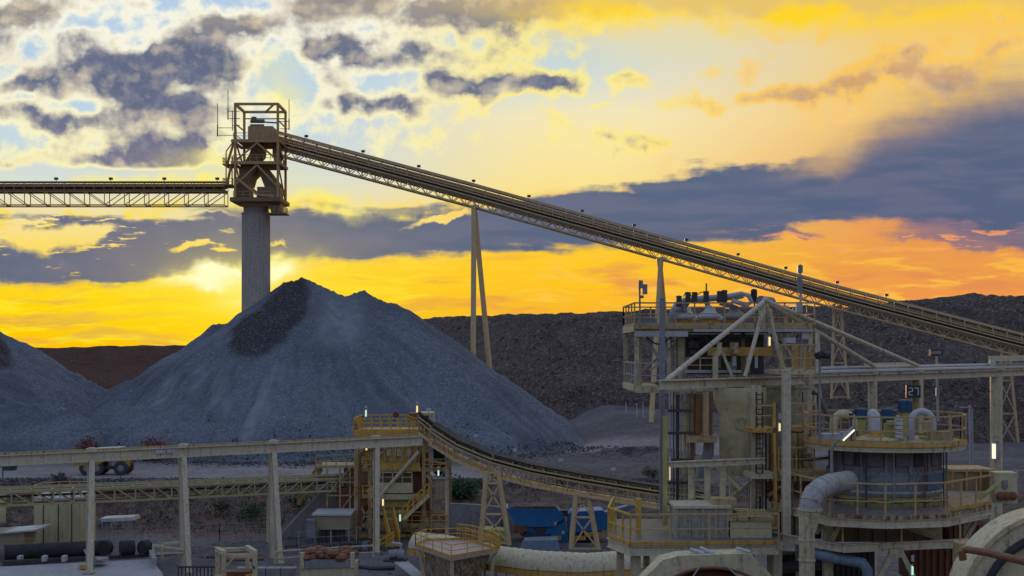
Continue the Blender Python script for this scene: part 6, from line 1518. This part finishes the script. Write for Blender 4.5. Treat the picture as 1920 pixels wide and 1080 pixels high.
for px, Y, w in ((1552, 53, .36), (1500, 56, .34), (1812, 55, .34), (1448, 57, .4)): MB().ibeam(Vector((P(px, 0, Y).x, Y, 0)), Vector((P(px, 0, Y).x, Y, LZ-.45)), w, w, .05, Vector((0, 1, 0))).build('leg', CREAM, lk, 0)
for a_ in ((1558, 1018, 1580, 972, 52.5), (1530, 1000, 1550, 975, 54), (1810, 1010, 1835, 970, 54)): MB().bar(P(a_[0], a_[1], a_[4]), P(a_[2], a_[3], a_[4]), .16).build('knee_brace', CREAM, lk, 0)
# second lower beam with V support
lb = thing('support_beam', 'pale beam on a V shaped stand below the tank deck', 'beam', P(1680, 1080, 52))
MB().ibeam(P(1448, 1004, 55), P(1580, 1028, 51.5), .2, .32, .04).ibeam(P(1580, 1028, 51.5), P(1815, 1018, 51.5), .2, .34, .04).build('beam', BEAM, lb, 0)
MB().box(P(1680, 1036, 51.4), .55, .3, .34).build('gusset', CREAM, lb, 0)
MB().bar(P(1672, 1036, 51.4), P(1640, 1100, 51.4), .18).bar(P(1690, 1036, 51.4), P(1722, 1100, 51.4), .18).build('v_leg', CREAM, lb, 0)
rail_mb([P(1580, 1020, 51.4), P(1690, 1018, 51.4), P(1800, 1012, 51.4)], .8, 1.8, .03, mid=()).build('handrail', RAIL, lb, 0)
# dark and rusty boxes added to stand for the shade under the deck
for x0, x1, y0, y1, Y, dp_, mat, nm, lab in ((1560, 1770, 976, 1016, 58.6, 1.0, TOWERD, 'dark_shade_box', 'dark box added for the shade under the tank deck'), (1700, 1800, 1030, 1085, 57, 1.2, RUST, 'rust_shade_box', 'rusty box added for the shade behind the V shaped stand'),
        (1780, 1870, 985, 1030, 57.5, 1.2, RUST, 'ribbed_shade_box', 'rust red ribbed box added for shade right of the cone chute'), (1560, 1640, 1034, 1090, 58, 1.0, DARK, 'left_shade_box', 'dark box added for shade left of the V shaped stand'), (1460, 1550, 1040, 1085, 59, 1.0, RUBBER, 'black_shade_box', 'black box added for shade behind the tall pipe at the bottom')):
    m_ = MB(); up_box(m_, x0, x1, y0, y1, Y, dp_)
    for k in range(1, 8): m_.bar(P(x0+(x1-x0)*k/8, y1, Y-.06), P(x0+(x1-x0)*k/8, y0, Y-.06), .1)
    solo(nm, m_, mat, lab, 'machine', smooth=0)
o = thing('lower_pipe', 'dusty blue grey pipe elbow low under the tank deck', 'pipe', P(1600, 1090, 51.5))
MB().tube([P(1500, 1030, 54), P(1560, 1046, 52), P(1600, 1052, 51.8), P(1618, 1056, 51.6), P(1626, 1068, 51.6), P(1628, 1100, 51.6)], .22, 12).build('pipe', BLUED, o)
solo('long_black_pipe', MB().tube([P(1452, 1065, 55), P(1560, 1056, 55)], .24, 10), DARK, 'black pipe lying low between the mill guard and tall pipe', 'pipe')
# big discharge pipe
gp_ = thing('discharge_pipe', 'big grey cream pipe bending down from the tank, front of the tank deck', 'pipe', P(1515, 1110, 50))
yp = 50.3; e0 = P(1590, 902, 53.0); e1 = P(1556, 908, yp+1.0)
pts_ = [e0, e1, P(1540, 915, yp+.5), P(1527, 926, yp+.2), P(1520, 941, yp), P(1519, 955, yp)]
MB().tube(pts_, .43, 18).build('elbow', LGREY if False else paint('pipe_grey', (.33, .33, .32), .1, .7), gp_)
MB().tube([P(1519, 955, yp), P(1517, 975, yp), P(1513, 1000, yp), P(1513, 1120, yp)], [.43, .40, .31, .30], 18).build('downpipe', CREAM, gp_)
MB().lathe(P(1519, 955, yp), [(.43, -.04), (.49, -.04), (.49, .04), (.43, .04)], 18).build('flange', CREAM, gp_)
for k in (1, 2, 3, 4): MB().lathe(pts_[k], [(.42, -.018), (.442, -.018), (.442, .018), (.42, .018)], 18, axis=(pts_[k+1]-pts_[k-1])).build('weld_ring', OLD, gp_)
for y in (1012, 1050): MB().lathe(P(1513, y, yp), [(.3, -.03), (.345, -.03), (.345, .03), (.3, .03)], 18).build('weld_ring', CREAM, gp_)
# ---------------------------------------------------------------- right edge
eq = thing('control_box', 'cream electrical panel with rusty fittings at the right edge', 'panel', P(1888, 945, 60))
m_ = MB(); up_box(m_, 1866, 1908, 886, 944, 60, .8); m_.build('panel', CREAM2, eq, 0)
m_ = MB()
for k in range(3): m_.sphere(P(1876+k*12, 930, 59.8), .2, 8, 5, (1, .6, 1.1))
m_.build('fitting', RUST, eq)
m_ = MB(); up_box(m_, 1880, 1890, 900, 915, 59.9, .1); m_.build('door_plate', GREY, eq, 0)
cr_ = thing('ochre_crate', 'ochre sided crate behind the handrail, left of the cream electrical panel', 'crate', P(1820, 945, 61))
m_ = MB(); up_box(m_, 1785, 1862, 884, 940, 61, 2); m_.build('side', paint('crate_ochre', (.30, .21, .10), .2, .5), cr_, 0)
m_ = MB(); up_box(m_, 1783, 1866, 880, 885, 60.9, 2.2); m_.build('lid', OLD, cr_, 0)
m_ = MB()
for x in (1786, 1812, 1838, 1860): vpost(m_, x, 884, 940, 60.93, .1)
m_.build('batten', OCHRE, cr_, 0)
solo('yellow_jack', MB().tube([P(1836, 934, 53.5), P(1868, 910, 53.5)], .1, 8).tube([P(1866, 912, 53.5), P(1880, 898, 53.6)], .07, 8), YPAINT, 'yellow hand lever leaning on the right end of the tank deck', 'lever')
r = thing('tube_lamp', 'bright white tube lamp on the thick post near the right edge', 'lamp', P(1863, 862, 74), 'lit tube lamps')
MB().box(P(1863.5, 846, 74), .17, .14, .85).build('tube', glow('tube_warm', (1, .93, .62), 1.05), r, 0); MB().box(P(1866, 845, 74.2), .42, .16, 1.15).build('housing', GREY, r, 0)
tube_light(1443, 632, 648, 61.4, TUBEY, 'yellow tube lamp beside the yellow beam in the machinery bay', None, None, .04)
tube_light(1462, 794, 808, 55.8, TUBEY, 'yellow tube lamp above the upper landing between the tanks', None, None, .032)
tube_light(1256, 876, 900, 55.5, glow('tube_dim', (1, .72, .2), .55), 'long dim yellow tube lamp on the left corner risers', None, None, .026)
tube_light(1711, 1062, 1078, 51, TUBEG, 'pale green tube lamp at the bottom edge under the V shaped stand', None, None, .032)
# second mill drum at the lower right corner
r = thing('mill_shell', 'curved cream mill guard with a black inner rim at the bottom right corner', 'guard', P(1900, 1150, 38))
c0 = P(1990, 1150, 36); ou = []; inn = []
for i in range(15):
    a = math.radians(90+6.5*i); ou.append(c0+Vector((math.cos(a)*2.88, 0, math.sin(a)*2.88))); inn.append(c0+Vector((math.cos(a)*2.25, 0, math.sin(a)*2.25)))
n = len(ou); ba = Vector((0, 1.2, 0)); vs = ou+inn+[v+ba for v in ou]+[v+ba for v in inn]; fs = []
for i in range(n-1): fs += [(i, i+1, n+i+1, n+i), (2*n+i, 3*n+i, 3*n+i+1, 2*n+i+1), (i, 2*n+i, 2*n+i+1, i+1), (n+i, n+i+1, 3*n+i+1, 3*n+i)]
MB().add(vs, fs).build('guard_shell', CREAM, r, 40)
MB().tube([v.lerp(w_, .02)+Vector((0, -.05, 0)) for v, w_ in zip(inn, ou)], .12, 8).build('black_rim', RUBBER, r)
MB().lathe(c0+Vector((0, .3, 0)), [(.05, 0), (2.0, 0), (2.2, .2), (2.2, 1.1)], 40, axis=(0, 1, 0)).build('drum', CREAM2, r)
MB().tube([c0+Vector((math.cos(math.radians(a))*2.76, -.03, math.sin(math.radians(a))*2.76)) for a in range(92, 180, 6)], .035, 5).build('edge_bead', OLD, r)
solo('rust_handrail', MB().tube([P(1806, 1050, 33), P(1803, 1036, 33), P(1812, 1030, 33), P(1850, 1036, 32.5), P(1960, 1062, 31)], .1, 10), RUST, 'thick rusty pipe rail at the bottom right corner', 'rail')
solo('edge_wall', MB().prism([P(1800, 1120, 48), P(1800, 1020, 48), P(1850, 1015, 48), P(1850, 1120, 48)], (0, .8, 0)), OLD, 'rust stained plate left of the lower right mill guard', 'plate', smooth=0)
rail_mb([P(1800, 1012, 57), P(1930, 1004, 57)], 1.1, 1.2, .035)
# ---------------------------------------------------------------- far fences and marker posts at the right
mk = [(1777, 176), (1788, 175), (1797, 174), (1832, 172), (1840, 173), (1846, 171), (1893, 174), (1908, 176)]
def low_rail(pxs, Y, label):
    a = [Vector((P(x, 0, Y).x, Y, ground_z(P(x, 0, Y).x, Y)+.0)) for x in pxs]
    r = thing('barrier_rail', label, 'barrier', a[0], 'white barriers on the far yard')
    for v in a: MB().bar(v, v+UZ*1.2, .13).build('post', LGREY, r, 0)
    MB().bar(a[0]+UZ*1.15, a[-1]+UZ*1.15, .08).build('rail', LGREY, r, 0)
low_rail([1774, 1784, 1797, 1811], 176, 'white barrier just right of the ring deck on the far yard')
low_rail([1832, 1840, 1848, 1856], 170, 'white barrier left of the thick cream post on the far yard')
low_rail([1884, 1908, 1935, 1960], 172, 'white barrier right of the thick cream post on the far yard')
for px, Y, h, lab in ((1174, 268, 2.4, 'white marker post left of the other two beyond the road'), (1194, 262, 3.0, 'white marker post nearest the trestle leg beyond the road'), (1206, 262, 2.9, 'white marker post close to the tower edge beyond the road')):
    x = P(px, 0, Y).x; solo('marker_post', MB().bar((x, Y, ground_z(x, Y)-.2), (x, Y, ground_z(x, Y)+h), .2), LGREY, lab, 'post', 'white marker posts', smooth=0)
r = thing('lamp_pole', 'thin double grey pole right of the ring deck', 'pole', P(1822, 880, 100))
MB().tube([P(1820, 880, 100), P(1818, 760, 100)], .1, 6).tube([P(1824, 880, 100), P(1822, 768, 100)], .08, 6).build('pole', GALV, r)
MB().bar(P(1800, 764, 100), P(1822, 764, 100), .1).build('arm', GALV, r, 0)

# ---------------------------------------------------------------- more service pipes and rails in the right plant
sp2 = thing('service_pipes', 'bundle of thin service pipes and dark hoses running down between the cream tanks', 'pipes', P(1426, 985, 57))
for px, w, mat, y0, y1, Y in ((1425, .12, DARK, 735, 985, 58.2), (1430, .07, GALV, 735, 960, 58), (1436, .1, DARK, 800, 985, 58), (1444, .14, RUST, 812, 940, 58.4), (1404, .06, GALV, 735, 960, 57.6), (1486, .1, OLD, 850, 1000, 57), (1496, .08, RUST, 812, 1000, 57.2), (1505, .06, DARK, 735, 900, 60)):
    MB().tube([P(px, y1, Y), P(px, y0, Y)], w/2, 7).build('pipe', mat, sp2)
for pts, w, mat in (([P(1440, 930, 57.5), P(1475, 905, 57.5), P(1500, 905, 57.5)], .14, OLD), ([P(1485, 858, 57), P(1520, 862, 57), P(1560, 858, 57)], .1, DARK), ([P(1523, 735, 59), P(1535, 742, 59), P(1548, 770, 58.5), P(1556, 790, 58)], .16, DARK), ([P(1528, 760, 59), P(1530, 728, 59), P(1536, 724, 59), P(1540, 760, 59)], .12, BEAM)):
    MB().tube(pts, w/2*1.3, 8).build('pipe', mat, sp2)
o = thing('walkway', 'narrow rusty walkway with tan handrails behind the big grey pipe', 'walkway', P(1500, 895, 56.5))
m_ = MB(); up_box(m_, 1460, 1560, 884, 892, 56.2, 1.4); m_.build('deck', OLD, o, 0)
rail_mb([P(1460, 884, 56.1), P(1560, 884, 56.1)], 1.05, .8, .03).build('handrail', RAIL, o, 0)
m_ = MB(); up_box(m_, 1484, 1530, 800, 806, 57.5, 1.4); m_.build('upper_deck', OCHRE, o, 0)
rail_mb([P(1482, 800, 57.4), P(1530, 800, 57.4)], 1.05, .7, .03).build('upper_handrail', RAIL, o, 0)
m_ = MB(); up_box(m_, 1486, 1512, 812, 850, 57.5, 1.2); m_.build('panel', paint('ochre_panel', (.36, .29, .13), .2, .6), o, 0)

cd = thing('conduit_run', 'thin grey conduits and hoses climbing the left side of the grey blue tank', 'pipes', TC+UZ*LZ)
for a, w, mat in ((-160, .06, GALV), (-155, .05, DARK), (-122, .07, DARK), (-97, .05, GALV), (-66, .06, RUST), (-36, .05, DARK), (-20, .08, GREY)):
    k = math.radians(a); v = TC+Vector((math.cos(k)*(R2+.24), math.sin(k)*(R2+.24), 0)); MB().tube([v+UZ*LZ, v+UZ*(LZ+1.4), v+UZ*(zU-.4)], w/2, 6).build('conduit', mat, cd)
MB().tube([TC+Vector((math.cos(math.radians(a))*(R2+.3), math.sin(math.radians(a))*(R2+.3), zz(940)+.05*math.sin(a))) for a in range(-175, -4, 10)], .05, 6).build('hose', DARK, cd)
hk = thing('hose_bundle', 'dark sagging hoses hanging under the upper cyclone deck', 'hoses', c_(1350, 640, .3))
for x0, x1, sag in ((1290, 1330, .35), (1322, 1372, .5), (1350, 1405, .3), (1448, 1500, .4), (1210, 1262, .45)):
    MB().tube([c_(x0+(x1-x0)*k/8, 628, .3)-UZ*sag*math.sin(math.pi*k/8) for k in range(9)], .04, 6).build('hose', DARK, hk)
for i, (px, py, Y, w_, h_, mat, lab) in enumerate(((1375, 700, 62.5, .5, .5, GREY, 'small grey motor on the bench in the machinery bay'), (1405, 700, 62.8, .35, .7, OLD, 'rusty canister on the bench in the machinery bay'), (1350, 690, 63, .4, .6, LGREY, 'pale canister behind the davit in the machinery bay'))):
    v = c_(px, py, Y-62); solo('bay_canister', MB().lathe(v, [(.01, 0), (w_/2, 0), (w_/2, h_), (w_*.35, h_+.06), (.01, h_+.07)], 12), mat, lab, 'canister')
